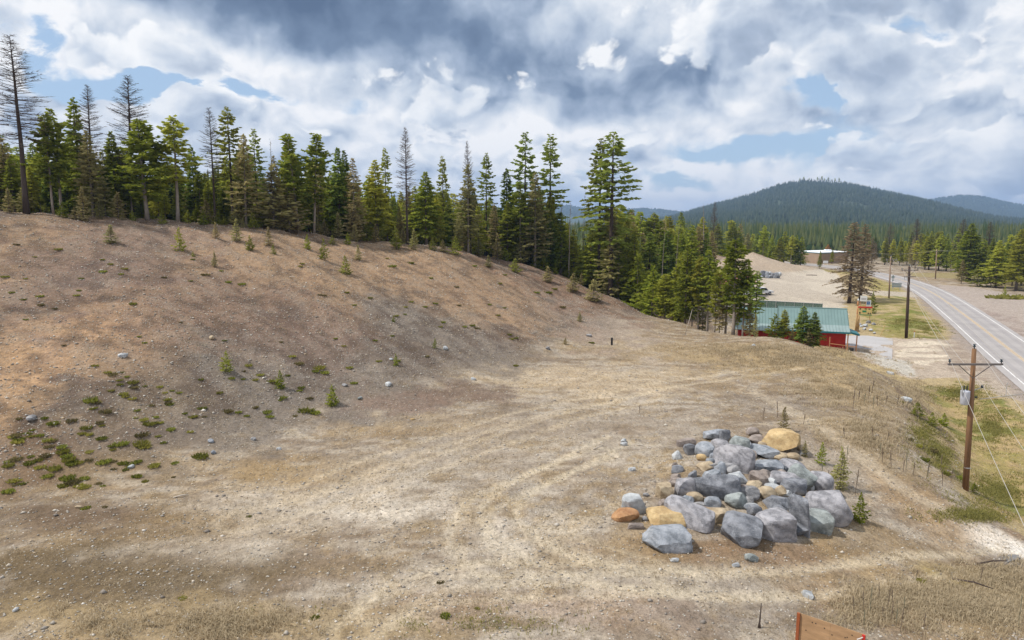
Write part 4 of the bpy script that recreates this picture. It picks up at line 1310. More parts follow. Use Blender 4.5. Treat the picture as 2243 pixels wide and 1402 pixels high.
# ---- saplings: kind, column, base row, top row, width, label
SAP = [
    ('saplingdark', 394, 549, 500, .9, 'open green pine sapling, largest one on the upper left bank'),
    ('larchling', 244, 533, 494, 1.5, 'pale olive larch sapling on the upper left bank'),
    ('saplingdark', 423, 562, 550, 1.2, 'tiny green tuft of a sapling right of the largest sapling'),
    ('saplingdark', 548, 548, 516, .9, 'green sapling with narrow tip on the upper bank'),
    ('saplingdark', 599, 557, 535, 1.0, 'dark green sapling right of the narrow-tipped sapling'),
    ('larchling', 473, 522, 488, .9, 'thin larch sapling just under the ridge line, left one'),
    ('larchling', 519, 529, 482, 1.0, 'taller thin larch sapling under the ridge line'),
    ('larchling', 589, 539, 499, .9, 'pale larch sapling between two dark green saplings'),
    ('saplingdark', 674, 546, 514, .8, 'dark young fir under the ridge, left of a yellow-green bush'),
    ('larchling', 471, 585, 551, .8, 'spindly larch seedling lower on the upper bank'),
    ('sapling', 497, 815, 770, 1.1, 'yellow-green pine bush low on the left bank'),
    ('saplingdark', 614, 851, 812, .9, 'dark green bush right of the yellow-green pine bush'),
    ('sapling', 182, 472, 414, 1.15, 'bright green young conifer at the ridge line, far left'),
    ('larchling', 232, 474, 402, 1.2, 'pale larch at the ridge line, right of the bright green young conifer'),
    ('larchling', 260, 477, 424, 1.3, 'shorter pale larch at the ridge line beside a taller one'),
    ('saplingdark', 563, 498, 456, 1.0, 'green young fir at the ridge line below pale trunks'),
    ('larchling', 600, 500, 372, 1.5, 'tall feathery tan larch at the ridge line'),
    ('larchling', 634, 502, 402, 1.5, 'feathery tan larch at the ridge line, right of a taller one'),
    ('larchling', 454, 490, 440, 1.2, 'small tan larch at the ridge line under the broad pine'),
    ('larchling', 520, 495, 445, 1.2, 'small tan larch at the ridge line under the tallest green spire'),
    ('larchling', 775, 520, 445, 1.2, 'reddish tan young larch at the ridge line'),
    ('sapling', 829, 526, 456, 1.2, 'yellow-green young conifer at the ridge line, centre'),
    ('sapling', 728, 536, 516, 1.4, 'round yellow-green bush just under the ridge'),
    ('sapling', 710, 570, 524, .8, 'thin yellow-green sapling on the upper bank, centre'),
    ('saplingdark', 762, 536, 510, .9, 'small green fir on the ridge line, centre'),
    ('sapling', 757, 600, 562, 1.1, 'loose yellow-green sapling with low branches on the bank'),
    ('larchling', 785, 570, 538, 1.0, 'thin larch sapling on the bank, centre'),
    ('sapling', 868, 545, 498, 1.1, 'bushy sapling right of the yellow-green young conifer'),
    ('larchling', 907, 547, 505, 1.1, 'pale sapling at the foot of the straight bare larch'),
    ('sapling', 998, 558, 520, 1.2, 'round pale green sapling on the ridge, right of centre'),
    ('sapling', 948, 548, 522, 1.2, 'small pale green sapling on the ridge, right of centre'),
    ('larchling', 970, 552, 525, 1.2, 'small dull larch sapling on the ridge, right of centre'),
    ('sapling', 1128, 597, 568, 1.6, 'wide pale bush at the foot of the very tall firs'),
    ('larchling', 1070, 585, 560, 1.4, 'pale scrubby sapling left of the wide pale bush'),
    ('larchling', 1200, 618, 585, 1.5, 'grey-green scrub right of the wide pale bush'),
    ('larchling', 1255, 640, 600, 1.5, 'grey-green scrub at the crest right of the dead snags'),
    ('larchling', 1300, 660, 615, 1.5, 'grey scrub at the foot of the rightmost tall firs'),
    ('saplingdark', 862, 705, 690, .8, 'tiny lone fir seedling in the middle of the bank'),
    ('saplingdark', 953, 763, 741, .9, 'small green bush in a grey gully of the bank'),
    ('saplingdark', 867, 801, 774, .7, 'small bush with a white stone beside it on the bank'),
    ('saplingdark', 728, 888, 843, .9, 'neat green conifer sapling at the foot of the bank'),
    ('larchling', 1270, 704, 684, 1.2, 'small grey shrub on the right part of the bank'),
    ('larchling', 1238, 754, 738, 1.2, 'tiny shrub near the foot of the bank, right'),
    ('saplingdark', 1799, 1017, 970, .85, 'neat green conifer sapling behind the boulder pile'),
    ('saplingdark', 1882, 1142, 1080, .8, 'green conifer sapling touching the largest boulder'),
    ('larchling', 1716, 945, 892, .8, 'thin pale larch sapling behind the yellow boulder'),
    ('larchling', 1840, 1072, 985, .8, 'tall thin larch sapling right of the boulder pile'),
    ('larchling', 1762, 1000, 965, .8, 'wispy sapling right of the yellow boulder'),
    ('sapling', 2008, 912, 880, 1.5, 'olive bush on the bank above the ditch'),
    ('sapling', 2040, 932, 903, 1.3, 'yellow-green bush low on the bank above the ditch'),
    ('saplingdark', 2066, 932, 905, 1.3, 'dark green bush low on the bank above the ditch'),
    ('saplingdark', 2133, 1078, 1056, 1.4, 'small green shrub at the foot of the nearest power pole'),
]
for key, px, yb, yt, wd, lab in SAP:
    c = hit(px, yb, crestY(min(px, 1640)) + 1)
    tp = at_y(px, yt, c[1])
    tree(key, c[0], c[1], max(.5, tp[2] - c[2]), lab, None, name='sapling', cat='sapling', wide=wd * (1.35 if key == 'larchling' else 1.15))

bq = random.Random(33)
for i in range(46):
    px = 20 + i * 28 + bq.uniform(-9, 9)
    key = bq.choice(['larchling', 'larchling', 'sapling', 'saplingdark'])
    yb_ = float(np.interp(px, CREST_X, [c_[1] for c_ in crest_curve()]))
    lab = uniq('@ ' + {'larchling': 'tan larch seedling', 'sapling': 'yellow-green seedling', 'saplingdark': 'green seedling'}[key] + ' at the ridge line, ' + near_mark(px), ['wispy', 'small', 'low'])
    tree_px(key, px, yb_ - bq.uniform(14, 60 if key == 'larchling' else 34), crestY(px) + bq.uniform(-1.5, 2.5), lab, 'seedlings along the ridge line', name='sapling', cat='sapling', wide=bq.uniform(1.1, 1.7))

# shrubs by the roadside
for px, yb, yt, wd, key, lab in [(2105, 622, 568, 1.3, 'larch', 'olive larch bush at the edge of the field across the road'), (2140, 628, 585, 2.0, 'sapling', 'yellow-green bush in the field across the road, left one'),
                                 (2170, 630, 592, 2.0, 'sapling', 'yellow-green bush in the field across the road, right one'), (1910, 688, 643, 1.0, 'saplingdark', 'narrow dark green shrub right of the yellow sign'),
                                 (2200, 652, 626, .7, 'saplingdark', 'small sapling on the mound beside the pull-out'), (1780, 574, 563, 1.2, 'saplingdark', 'round dark shrub in front of the tan warehouse'),
                                 (1795, 590, 548, .7, 'fir', 'thin dark tree in front of the tan warehouse'), (1822, 578, 545, 1.1, 'fir', 'dark fir at the right end of the tan warehouse'),
                                 (1731, 590, 515, 1.0, 'pine', 'lone dark pine at the end of the spoil heaps')]:
    c = at_z(px, yb, 0.0); tp = at_y(px, yt, c[1])
    tree(key, c[0], c[1], tp[2] - hz(c[0], c[1]), lab, None, name='shrub' if 'sh' in lab or 'bush' in lab else 'conifer_tree', cat='shrub' if 'sh' in lab or 'bush' in lab else 'tree', wide=wd)
print('TREES', len(TREES))
# ================================================================== BOULDERS
def mat_rock(name, c1, c2, band=.5, vein=(.5, .5, .5), moss=0.0):
    m, t, b = mat_new(name)
    tcn = t.n('ShaderNodeTexCoord'); O = tcn.outputs['Object']; oi = t.n('ShaderNodeObjectInfo')
    off = t.vmath('ADD', O, oi.outputs['Location'])
    a = t.noise(off, 1.6, 6, .62)
    wv_ = t.n('ShaderNodeTexWave', wave_type='BANDS'); t.l(off, wv_.inputs[0])
    mpn = t.n('ShaderNodeMapping'); mpn.inputs['Rotation'].default_value = (.4, .9, .2)
    t.l(off, mpn.inputs[0]); t.l(mpn.outputs[0], wv_.inputs[0])
    wv_.inputs['Scale'].default_value = .7; wv_.inputs['Distortion'].default_value = 11; wv_.inputs['Detail'].default_value = 4; wv_.inputs['Detail Scale'].default_value = 1.6
    f = t.math('ADD', t.math('MULTIPLY', a, 1 - band * .18), t.math('MULTIPLY', wv_.outputs[1], band * .18))
    col = t.mix(t.mapr(f, .38, .62), c1, c2)
    sp = t.noise(off, 14, 4, .7)
    col = t.mix(t.mapr(sp, .55, .70, 0, .5), col, vein)
    col = t.mix(t.mapr(t.noise(off, 5, 5, .7), .58, .70, 0, .5), col, [c * .4 for c in c1])
    t.l(col, b.inputs['Base Color'])
    b.inputs['Roughness'].default_value = .85
    h = t.math('ADD', t.math('ADD', t.math('MULTIPLY', t.noise(off, 4, 7, .65), 1.0), t.math('MULTIPLY', wv_.outputs[1], .12 * band)), t.math('MULTIPLY', sp, .25))
    bp = t.n('ShaderNodeBump'); bp.inputs['Strength'].default_value = .8; bp.inputs['Distance'].default_value = .10
    t.l(h, bp.inputs['Height']); t.l(bp.outputs[0], b.inputs['Normal'])
    return m


ROCKM = {
    'bluegrey': mat_rock("blue_grey_argillite", (.17, .185, .205), (.36, .375, .405), .5, (.52, .53, .54)),
    'grey': mat_rock("grey_argillite", (.17, .165, .165), (.33, .32, .32), .6, (.46, .44, .42)),
    'dark': mat_rock("dark_grey_rock", (.11, .115, .128), (.255, .26, .28), .6, (.42, .42, .44)),
    'mauve': mat_rock("mauve_grey_rock", (.20, .195, .205), (.40, .385, .40), .8, (.54, .52, .52)),
    'pale': mat_rock("pale_grey_rock", (.30, .31, .32), (.52, .53, .53), .4, (.62, .62, .6)),
    'green': mat_rock("greenish_grey_rock", (.17, .185, .18), (.35, .375, .36), .5, (.50, .52, .50)),
    'tan': mat_rock("tan_sandstone", (.30, .225, .145), (.50, .40, .27), .4, (.56, .48, .36)),
    'ochre': mat_rock("ochre_sandstone", (.40, .27, .13), (.60, .44, .23), .4, (.64, .54, .38)),
    'orange': mat_rock("rust_orange_rock", (.30, .15, .07), (.48, .27, .13), .3, (.50, .38, .26)),
    'brown': mat_rock("brown_mauve_rock", (.19, .155, .135), (.34, .285, .25), .5, (.44, .38, .34)),
}
_ico = {}


def ico(sub):
    if sub not in _ico:
        bm_ = bmesh.new(); bmesh.ops.create_icosphere(bm_, subdivisions=sub, radius=1)
        V = np.array([v.co[:] for v in bm_.verts]); F = np.array([[v.index for v in f.verts] for f in bm_.faces])
        bm_.free(); _ico[sub] = (V, F)
    return _ico[sub]


def boulder_mesh(seed, dims, style, mat, sub=4):
    V, F = ico(sub)
    rs = np.random.RandomState(seed)
    n = V / np.linalg.norm(V, axis=1)[:, None]
    p = {'block': 9.0, 'slab': 6.0, 'round': 2.6, 'wedge': 4.5, 'angular': 4.5}[style]
    r = 1 / (np.abs(n) ** p).sum(1) ** (1 / p)
    v = n * r[:, None]
    # fracture planes
    ncut = {'block': 10, 'slab': 10, 'round': 7, 'wedge': 11, 'angular': 12}[style]
    for i in range(ncut):
        d = rs.normal(size=3); d /= np.linalg.norm(d)
        if style == 'block': d[2] *= .5; d /= np.linalg.norm(d)
        h = rs.uniform(*{'block': (.84, 1.08), 'slab': (.76, 1.02), 'round': (.74, .96), 'wedge': (.66, .94), 'angular': (.64, .92)}[style])
        over = np.maximum(v @ d - h, 0)
        v -= over[:, None] * d * .985
    if style == 'wedge':
        v[:, 2] *= 1 - .38 * np.clip((v[:, 0] + .2), -1, 1)
    sd = seed * 3.7
    disp = np.array([mnoise.fractal(Vector((x * 1.3 + sd, y * 1.3, z * 1.3)), 1.0, 2.0, 4) for x, y, z in v])
    disp2 = np.array([mnoise.noise(Vector((x * 5 + sd, y * 5, z * 5))) for x, y, z in v])
    amp = .05
    v = v * (1 + amp * disp + .016 * disp2)[:, None]
    v = v * (np.array(dims) / 2)
    me = np_mesh("boulder", v, F, [mat], smooth=True)
    try:
        me.set_sharp_from_angle(angle=math.radians(24))
    except Exception:
        pass
    return me


ZS = .2675      # survey sheet of the pile: enlarged coordinates
BOULD = [  # x, y, width, height on the sheet, colour, style, turn (deg), label
    (190, 860, 225, 125, 'orange', 'round', 0, 'rounded rust-orange boulder, leftmost of the pile'),
    (250, 768, 205, 155, 'pale', 'block', 20, 'pale flat-topped grey block behind the rust-orange boulder'),
    (530, 885, 315, 150, 'ochre', 'block', 5, 'big ochre yellow block behind the blue-grey front block'),
    (515, 1060, 405, 210, 'bluegrey', 'block', 6, 'large blue-grey block at the front left of the pile'),
    (517, 668, 155, 135, 'tan', 'block', 4, 'cube-like tan block on the left side of the pile'),
    (675, 640, 155, 160, 'mauve', 'block', 10, 'upright mauve-grey block right of the cube-like tan block'),
    (705, 850, 370, 225, 'mauve', 'slab', -38, 'long mauve-grey slab lying diagonally behind the ochre block'),
    (757, 717, 140, 98, 'tan', 'round', 0, 'small rounded tan boulder under the long dark boulder'),
    (905, 762, 135, 112, 'bluegrey', 'round', 0, 'small spotted blue-grey boulder left of the pointed tan one'),
    (962, 848, 225, 150, 'tan', 'wedge', 30, 'pointed tan boulder near the front of the pile'),
    (920, 635, 370, 215, 'dark', 'slab', -30, 'long dark blue-grey boulder in the middle of the pile'),
    (1085, 582, 215, 170, 'pale', 'angular', 15, 'pale grey boulder with dark base behind the long dark one'),
    (1100, 745, 185, 140, 'green', 'round', 0, 'round greenish grey boulder in the middle of the pile'),
    (1200, 690, 190, 132, 'grey', 'round', 25, 'smooth grey boulder right of the round greenish one'),
    (1280, 567, 150, 145, 'brown', 'angular', 0, 'brownish mauve boulder in the upper middle of the pile'),
    (1150, 990, 410, 275, 'dark', 'wedge', -14, 'large dark grey three-cornered boulder at the front of the pile'),
    (1402, 960, 335, 235, 'mauve', 'block', 10, 'large mauve-grey block right of the three-cornered boulder'),
    (1432, 772, 215, 155, 'dark', 'angular', 0, 'dark angular boulder above the large mauve-grey block'),
    (1615, 875, 185, 280, 'dark', 'slab', -62, 'dark blue boulder leaning between two larger ones, right front'),
    (1790, 925, 215, 185, 'green', 'block', -20, 'pale green-grey block in front of the largest boulder'),
    (1870, 800, 375, 315, 'mauve', 'round', -25, 'largest boulder of the pile, rounded mauve-grey, far right'),
    (1665, 772, 190, 100, 'ochre', 'round', 0, 'flat ochre boulder left of the largest boulder'),
    (1562, 652, 230, 160, 'dark', 'block', -20, 'dark mauve boulder left of the pale mauve one'),
    (1490, 567, 300, 115, 'mauve', 'slab', -14, 'purplish slab in the upper right of the pile'),
    (1660, 560, 250, 200, 'green', 'angular', -40, 'blue-green stained boulder above the largest boulder'),
    (1780, 590, 230, 180, 'mauve', 'round', -30, 'pale mauve boulder right of the blue-green stained one'),
    (1545, 470, 275, 155, 'mauve', 'round', -25, 'light mauve boulder at the upper right of the pile'),
    (1365, 465, 250, 155, 'bluegrey', 'angular', -15, 'grey faceted boulder left of the light mauve boulder'),
    (1078, 392, 300, 215, 'mauve', 'slab', -38, 'long mauve boulder with striped face in the upper middle of the pile'),
    (965, 290, 160, 115, 'mauve', 'round', -20, 'mauve boulder behind the long striped one'),
    (850, 318, 170, 135, 'bluegrey', 'round', -35, 'blue-grey boulder at the upper left of the pile'),
    (715, 312, 118, 112, 'dark', 'angular', 0, 'dark grey boulder, leftmost of the upper row'),
    (810, 382, 90, 62, 'ochre', 'round', 0, 'small tan-orange cobble below the upper left boulders'),
    (935, 197, 210, 92, 'bluegrey', 'slab', 5, 'flat grey slab at the very back of the pile, left'),
    (1120, 290, 170, 135, 'green', 'block', -10, 'mottled greenish boulder in the upper row'),
    (1320, 332, 240, 125, 'bluegrey', 'angular', 0, 'grey boulder with light top in front of the yellow boulder'),
    (1270, 247, 170, 95, 'brown', 'angular', 0, 'dark brown-grey boulder left of the yellow boulder'),
    (1470, 240, 320, 205, 'ochre', 'angular', -28, 'big yellow sandstone boulder at the back of the pile'),
    (1455, 377, 130, 68, 'tan', 'round', 0, 'tan cobble under the yellow boulder, left one'),
    (1565, 377, 110, 68, 'tan', 'round', 0, 'tan cobble under the yellow boulder, right one'),
    (980, 467, 220, 85, 'grey', 'slab', -5, 'low pale grey slab in the centre of the pile'),
    (610, 482, 110, 72, 'dark', 'angular', 0, 'small dark rock standing apart at the left of the pile'),
    (740, 532, 90, 76, 'dark', 'angular', 20, 'small dark split rock behind the upright mauve block'),
    (1340, 682, 160, 112, 'tan', 'round', 0, 'tan boulder in the middle right of the pile'),
    (1392, 637, 150, 95, 'pale', 'round', 0, 'pale grey boulder under the purplish slab'),
    (1470, 668, 120, 105, 'tan', 'wedge', 0, 'pointed sandy rock left of the dark mauve boulder'),
    (1240, 482, 100, 66, 'grey', 'angular', 0, 'small grey rock left of the grey faceted boulder'),
    (1222, 797, 130, 75, 'pale', 'round', 0, 'small pale rock in the bare centre of the pile'),
    (795, 787, 110, 78, 'grey', 'slab', -20, 'grey flat rock under the small tan boulder'),
    (640, 742, 98, 84, 'dark', 'angular', 0, 'small dark rock below the upright mauve block'),
    (500, 767, 88, 76, 'brown', 'round', 0, 'small mauve rock below the cube-like tan block'),
    (685, 267, 160, 75, 'brown', 'slab', 0, 'low brownish rock behind the leftmost upper boulder'),
    (1602, 985, 160, 120, 'dark', 'angular', 0, 'low dark rock between the mauve block and the green-grey block'),
    (1232, 172, 110, 74, 'brown', 'round', 0, 'pinkish tan rock at the very back of the pile'),
    (270, 947, 140, 55, 'brown', 'slab', 0, 'thin flat stone in front of the rust-orange boulder'),
    (1228, 1215, 115, 64, 'green', 'slab', 10, 'small flat grey stone lying alone in front of the pile'),
    (592, 1226, 75, 38, 'pale', 'slab', 0, 'small whitish stone below the blue-grey front block'),
    (850, 457, 140, 88, 'tan', 'angular', 0, 'flat tan rock left of the low pale grey slab'),
    (1216, 606, 72, 58, 'tan', 'wedge', 0, 'little pale pointed rock above the smooth grey boulder'),
    (885, 412, 80, 58, 'bluegrey', 'round', 0, 'little grey rock beside the small tan-orange cobble'),
    (592, 580, 110, 66, 'brown', 'slab', 0, 'flat brownish rock above the cube-like tan block'),
    (1000, 210, 90, 100, 'dark', 'angular', 0, 'dark rock at the right end of the back slab'),
    (360, 690, 55, 40, 'grey', 'angular', 0, 'pebble-sized grey rock right of the pale flat-topped block'),
    (1090, 1265, 60, 36, 'pale', 'slab', 0, 'small pale stone in the track in front of the pile'),
    (240, 480, 62, 34, 'pale', 'slab', 0, 'small pale stone on bare ground far left of the pile'),
    (175, 275, 58, 30, 'pale', 'slab', 0, 'small white stone on bare ground left behind the pile'),
    (350, 885, 50, 44, 'grey', 'round', 0, 'small grey cobble between the orange and ochre boulders'),
]
for i, (zx, zy, zw, zh, colr, style, turn, lab) in enumerate(BOULD):
    px, pyc, wpx, hpx = 1320 + zx * ZS, 900 + zy * ZS, zw * ZS, zh * ZS
    c = hit(px, pyc + hpx * .45)
    d = math.hypot(c[1], CAMZ - c[2])
    Wm = wpx * d / FPX; Hm = hpx * d / FPX
    dep = {'block': .75, 'slab': .6, 'round': .85, 'wedge': .8, 'angular': .8}[style] * Wm
    dep = min(dep, 1.5 * Hm) if style != 'slab' else max(.45 * Wm, min(dep, Hm))
    sn = math.sin(math.atan2(CAMZ - c[2], c[1]))
    Hz = max((Hm - sn * dep * .8) / .93, .42 * min(Wm, Hm * 1.3))
    ln = Wm
    if abs(turn) > 25 and style in ('slab',):
        ln = Wm * 1.12; dep *= .8
    ln *= .92; dep *= .92
    me = boulder_mesh(100 + i, (ln * (1.0 if style == 'block' else 1.06), dep * 1.05, Hz * (1.42 if style == 'block' else 1.4)), style, ROCKM[colr], 4 if zw > 150 else 3)
    yb = c[1] + dep * .42
    o = link("boulder", me, loc=(c[0] * (yb / c[1]) ** .5, yb, hz(c[0], yb) * .5 + c[2] * .5 + Hz * .38), rot=(random.uniform(-.1, .1), random.uniform(-.1, .1), math.radians(turn)))
    tag(o, lab, 'boulder' if zw > 120 else 'rock', 'riprap boulder pile')

# small rocks wedged in between
wq = random.Random(12)
for i in range(60):
    zx, zy = wq.uniform(560, 1760), wq.uniform(260, 900)
    if zx < 700 and zy > 700: continue
    c = hit(1320 + zx * ZS, 900 + zy * ZS)
    Wm = wq.uniform(.45, 1.15)
    o = link("rock", boulder_mesh(700 + i % 8, (Wm, Wm * .85, Wm * .75), 'angular', ROCKM[wq.choice(['grey', 'brown', 'tan', 'bluegrey', 'pale', 'dark'])], 2), loc=(c[0], c[1], c[2] + Wm * .2), rot=(wq.uniform(-.4, .4), wq.uniform(-.4, .4), wq.uniform(0, 6)))
    tag(o, 'small rock wedged between the big boulders of the pile', 'rock', 'small rocks between the boulders')

# single stones on the bank and terrace: column, row, width, colour, label
for i, (px, py, wpx, colr, lab) in enumerate([
        (270, 779, 20, 'pale', 'whitish stone lying on the left bank'), (69, 917, 24, 'grey', 'flat grey stone on the lower left bank'), (851, 841, 19, 'pale', 'pale rounded stone at the foot of the bank'),
        (976, 763, 16, 'pale', 'pale stone in the grey gully of the bank'), (1037, 830, 12, 'pale', 'white stone at the toe of the bank'), (756, 844, 14, 'grey', 'grey stone left of the pale rounded one'),
        (788, 872, 12, 'green', 'greenish stone at the foot of the bank'), (857, 787, 9, 'pale', 'white cobble beside a small bush on the bank'), (462, 966, 16, 'bluegrey', 'blue-grey stone low on the left bank'),
        (468, 992, 15, 'bluegrey', 'grey stone beside a grass tuft low on the left bank'), (287, 1022, 15, 'pale', 'pale stone among green tufts of the left bank'), (611, 983, 11, 'pale', 'white stone on the edge of the terrace'),
        (904, 919, 9, 'ochre', 'small orange stone in the grass of the terrace'), (555, 962, 14, 'grey', 'grey stone on the gravel toe of the bank'), (172, 1112, 12, 'tan', 'pale bleached stone at the left foot of the bank'),
        (464, 740, 16, 'tan', 'tan stone in the middle of the left bank'), (33, 1336, 14, 'pale', 'pale stone at the lower left corner'), (1366, 966, 16, 'pale', 'pale flat stone on the terrace left of the pile'),
        (1385, 1028, 14, 'pale', 'pale stone left of the pile'), (1770, 1302, 30, 'pale', 'flat pale stone near the plywood board'), (1985, 875, 22, 'pale', 'pale rock on the bank above the ditch'),
        (1950, 817, 16, 'pale', 'pale rock at the top of the bank near the apron'), (1803, 741, 20, 'bluegrey', 'grey rock at the terrace rim left of the red wall'), (1650, 757, 14, 'pale', 'white rock at the terrace rim'),
        (1290, 735, 12, 'grey', 'grey stone near the toe of the right bank'), (1200, 763, 14, 'grey', 'grey stone low in the right bank')]):
    c = hit(px, py + wpx * .15)
    d = math.hypot(c[1], CAMZ - c[2]); Wm = wpx * d / FPX * 1.1
    o = link("stone", boulder_mesh(400 + i, (Wm, Wm * .7, Wm * .55), random.choice(['round', 'angular']), ROCKM[colr], 2), loc=(c[0], c[1], hz(c[0], c[1]) + Wm * .12), rot=(0, 0, random.uniform(0, 3)))
    tag(o, lab, 'stone')

# grey rocks stacked at the foot of the spoil heap
rq = random.Random(9)
for i in range(12):
    px = 1668 + i * 3.4 + rq.uniform(-2, 2); c = at_z(px, 613 - rq.uniform(0, 3), 0.0)
    Wm = rq.uniform(1.2, 2.4)
    o = link("rock", boulder_mesh(600 + i % 4, (Wm, Wm * .8, Wm * .8), 'angular', ROCKM[('bluegrey', 'dark', 'pale')[i % 3]], 2), loc=(c[0], c[1], hz(c[0], c[1]) + Wm * .2 + (.9 if i % 2 else 0)), rot=(0, 0, rq.uniform(0, 6)))
    tag(o, 'grey rock in the small stack at the foot of the spoil heap', 'rock', 'rocks stacked at the foot of the spoil heap')

# ================================================================== RED BUILDING
m_roof = mat_plain("green_metal_roof", (.185, .27, .258), .5, .12, .6, metal=.15)
m_roof2 = mat_plain("green_metal_roof_low", (.27, .345, .335), .46, .12, .6, metal=.15)
m_trim = mat_plain("teal_trim", (.02, .15, .17), .5, .15)
m_red = mat_plain("red_siding", (.42, .028, .018), .75, .22, 1.2)
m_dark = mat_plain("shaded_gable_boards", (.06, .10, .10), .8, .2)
m_timber = mat_plain("orange_timber", (.46, .22, .10), .8, .2)
m_log = mat_plain("peeled_log", (.42, .27, .12), .85, .25, 2)
m_wht = mat_plain("off_white_paint", (.74, .74, .72), .6, .1)
m_blk = mat_plain("black_plastic", (.015, .015, .017), .5, .2)
m_steel = mat_plain("galvanised_steel", (.42, .43, .44), .45, .15, metal=.5)
m_red2 = mat_plain("bright_red_paint", (.55, .04, .03), .6, .15)

BU = Vector((.95, -.312, 0)).normalized(); BW = Vector((.312, .95, 0)).normalized()
BO = Vector((47.6, 94.6, 0))


def bl(a, b_, z):
    """building frame: a metres left of the right front corner, b_ metres deep"""
    return tuple(BO - BU * a + BW * b_ + Vector((0, 0, z)))


b_root = empty("red_building", bl(5, 4.5, 0)); bi = b_root.matrix_world.copy()
b_root.location = bl(5, 4.5, 0)
bpy.context.view_layer.update()


def part(name, mb, mat, parent, smooth=False):
    me = mb.mesh(name, mat, smooth)
    bm_ = bmesh.new(); bm_.from_mesh(me); bmesh.ops.recalc_face_normals(bm_, faces=bm_.faces); bm_.to_mesh(me); bm_.free()
    o = link(name, me, parent)
    r = parent
    while r.parent is not None: r = r.parent
    o.matrix_parent_inverse = parent.matrix_world.inverted() if parent.parent is None else parent.matrix_world.inverted()
    return o


def world_part(name, mb, mat, root, smooth=False):
    """mesh given in world coordinates, parented to an empty that only has a location"""
    L0 = root.location
    mb2 = MB(); mb2.V = [(v[0] - L0[0], v[1] - L0[1], v[2] - L0[2]) for v in mb.V]; mb2.F = mb.F
    me = mb2.mesh(name, mat, smooth)
    bm_ = bmesh.new(); bm_.from_mesh(me); bmesh.ops.recalc_face_normals(bm_, faces=bm_.faces); bm_.to_mesh(me); bm_.free()
    return link(name, me, root)


def sub_part(name, mb, mat, root, parent, smooth=False):
    o = world_part(name, mb, mat, root, smooth)
    o.parent = parent
    return o


EAVE, KINK, RIDGE = 3.25, 3.95, 6.0
KB, RB = 1.75, 4.55


def quad_slab(P, th):
    n_ = (Vector(P[1]) - Vector(P[0])).cross(Vector(P[3]) - Vector(P[0])).normalized() * th
    if n_.z > 0: n_ = -n_
    V = [tuple(p) for p in P] + [tuple(Vector(p) + n_) for p in P]
    return MB().add(V, [(0, 1, 2, 3), (7, 6, 5, 4), (0, 4, 5, 1), (1, 5, 6, 2), (2, 6, 7, 3), (3, 7, 4, 0)])


def roof_piece(name, a0, a1, b0, z0, b1, z1, mat, root):
    o = world_part(name, quad_slab([bl(a0, b0, z0), bl(a1, b0, z0), bl(a1, b1, z1), bl(a0, b1, z1)], .09), mat, root)
    ribs = MB()
    a = min(a0, a1) + .1
    while a < max(a0, a1):
        p, q_ = Vector(bl(a, b0, z0 + .03)), Vector(bl(a, b1, z1 + .03))
        ribs.tube([p, q_], .035, 4)
        a += .42
    sub_part("rib", ribs, mat, root, o)
    return o


wall = MB()
wall.prism([(.7, -0.6), (.7, KINK - .1), (.7, KINK - .1)][:0] or [(a, z) for a, z in ((.45, -.6), (9.4, -.6), (9.4, EAVE - .12), (.45, EAVE - .12))], .7, 8.6, lambda a, z, d: bl(a, d, z))
world_part("wall", wall, m_red, b_root)
wl = MB().prism([(9.45, -.6), (15.0, -.6), (15.0, 3.0), (9.45, 3.0)], .9, 8.2, lambda a, z, d: bl(a, d, z))
world_part("wall", wl, m_red, b_root)
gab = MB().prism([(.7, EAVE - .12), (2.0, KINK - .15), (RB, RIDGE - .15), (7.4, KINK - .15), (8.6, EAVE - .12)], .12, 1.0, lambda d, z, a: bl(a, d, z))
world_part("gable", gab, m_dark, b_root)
roof_piece("roof", 0, 9.4, 0, EAVE, KB, KINK, m_roof2, b_root)
roof_piece("roof", 0, 9.4, KB, KINK, RB, RIDGE, m_roof, b_root)
roof_piece("roof", 0, 9.4, RB, RIDGE, 7.35, KINK, m_roof, b_root)
roof_piece("roof", 0, 9.4, 7.35, KINK, 9.1, EAVE, m_roof2, b_root)
dz = -.22
roof_piece("roof", 9.42, 15.6, -.1, EAVE + dz - .05, KB, KINK + dz, m_roof2, b_root)
roof_piece("roof", 9.42, 14.9, KB, KINK + dz, RB, RIDGE + dz, m_roof, b_root)
roof_piece("roof", 9.42, 14.9, RB, RIDGE + dz, 7.35, KINK + dz, m_roof, b_root)
world_part("ridge_cap", MB().tube([bl(-.02, RB, RIDGE + .03), bl(9.42, RB, RIDGE + .03)], .09, 6), m_roof, b_root)
world_part("eave_board", MB().box((0, 0, 0), (.01, .01, .01)) and quad_slab([bl(0, -.03, EAVE + .02), bl(9.4, -.03, EAVE + .02), bl(9.4, -.03, EAVE - .22), bl(0, -.03, EAVE - .22)], .04), m_trim, b_root)
world_part("gable_board", quad_slab([bl(-.02, KB, KINK), bl(-.02, RB, RIDGE), bl(-.02, RB, RIDGE - .25), bl(-.02, KB, KINK - .25)], .05), m_trim, b_root)
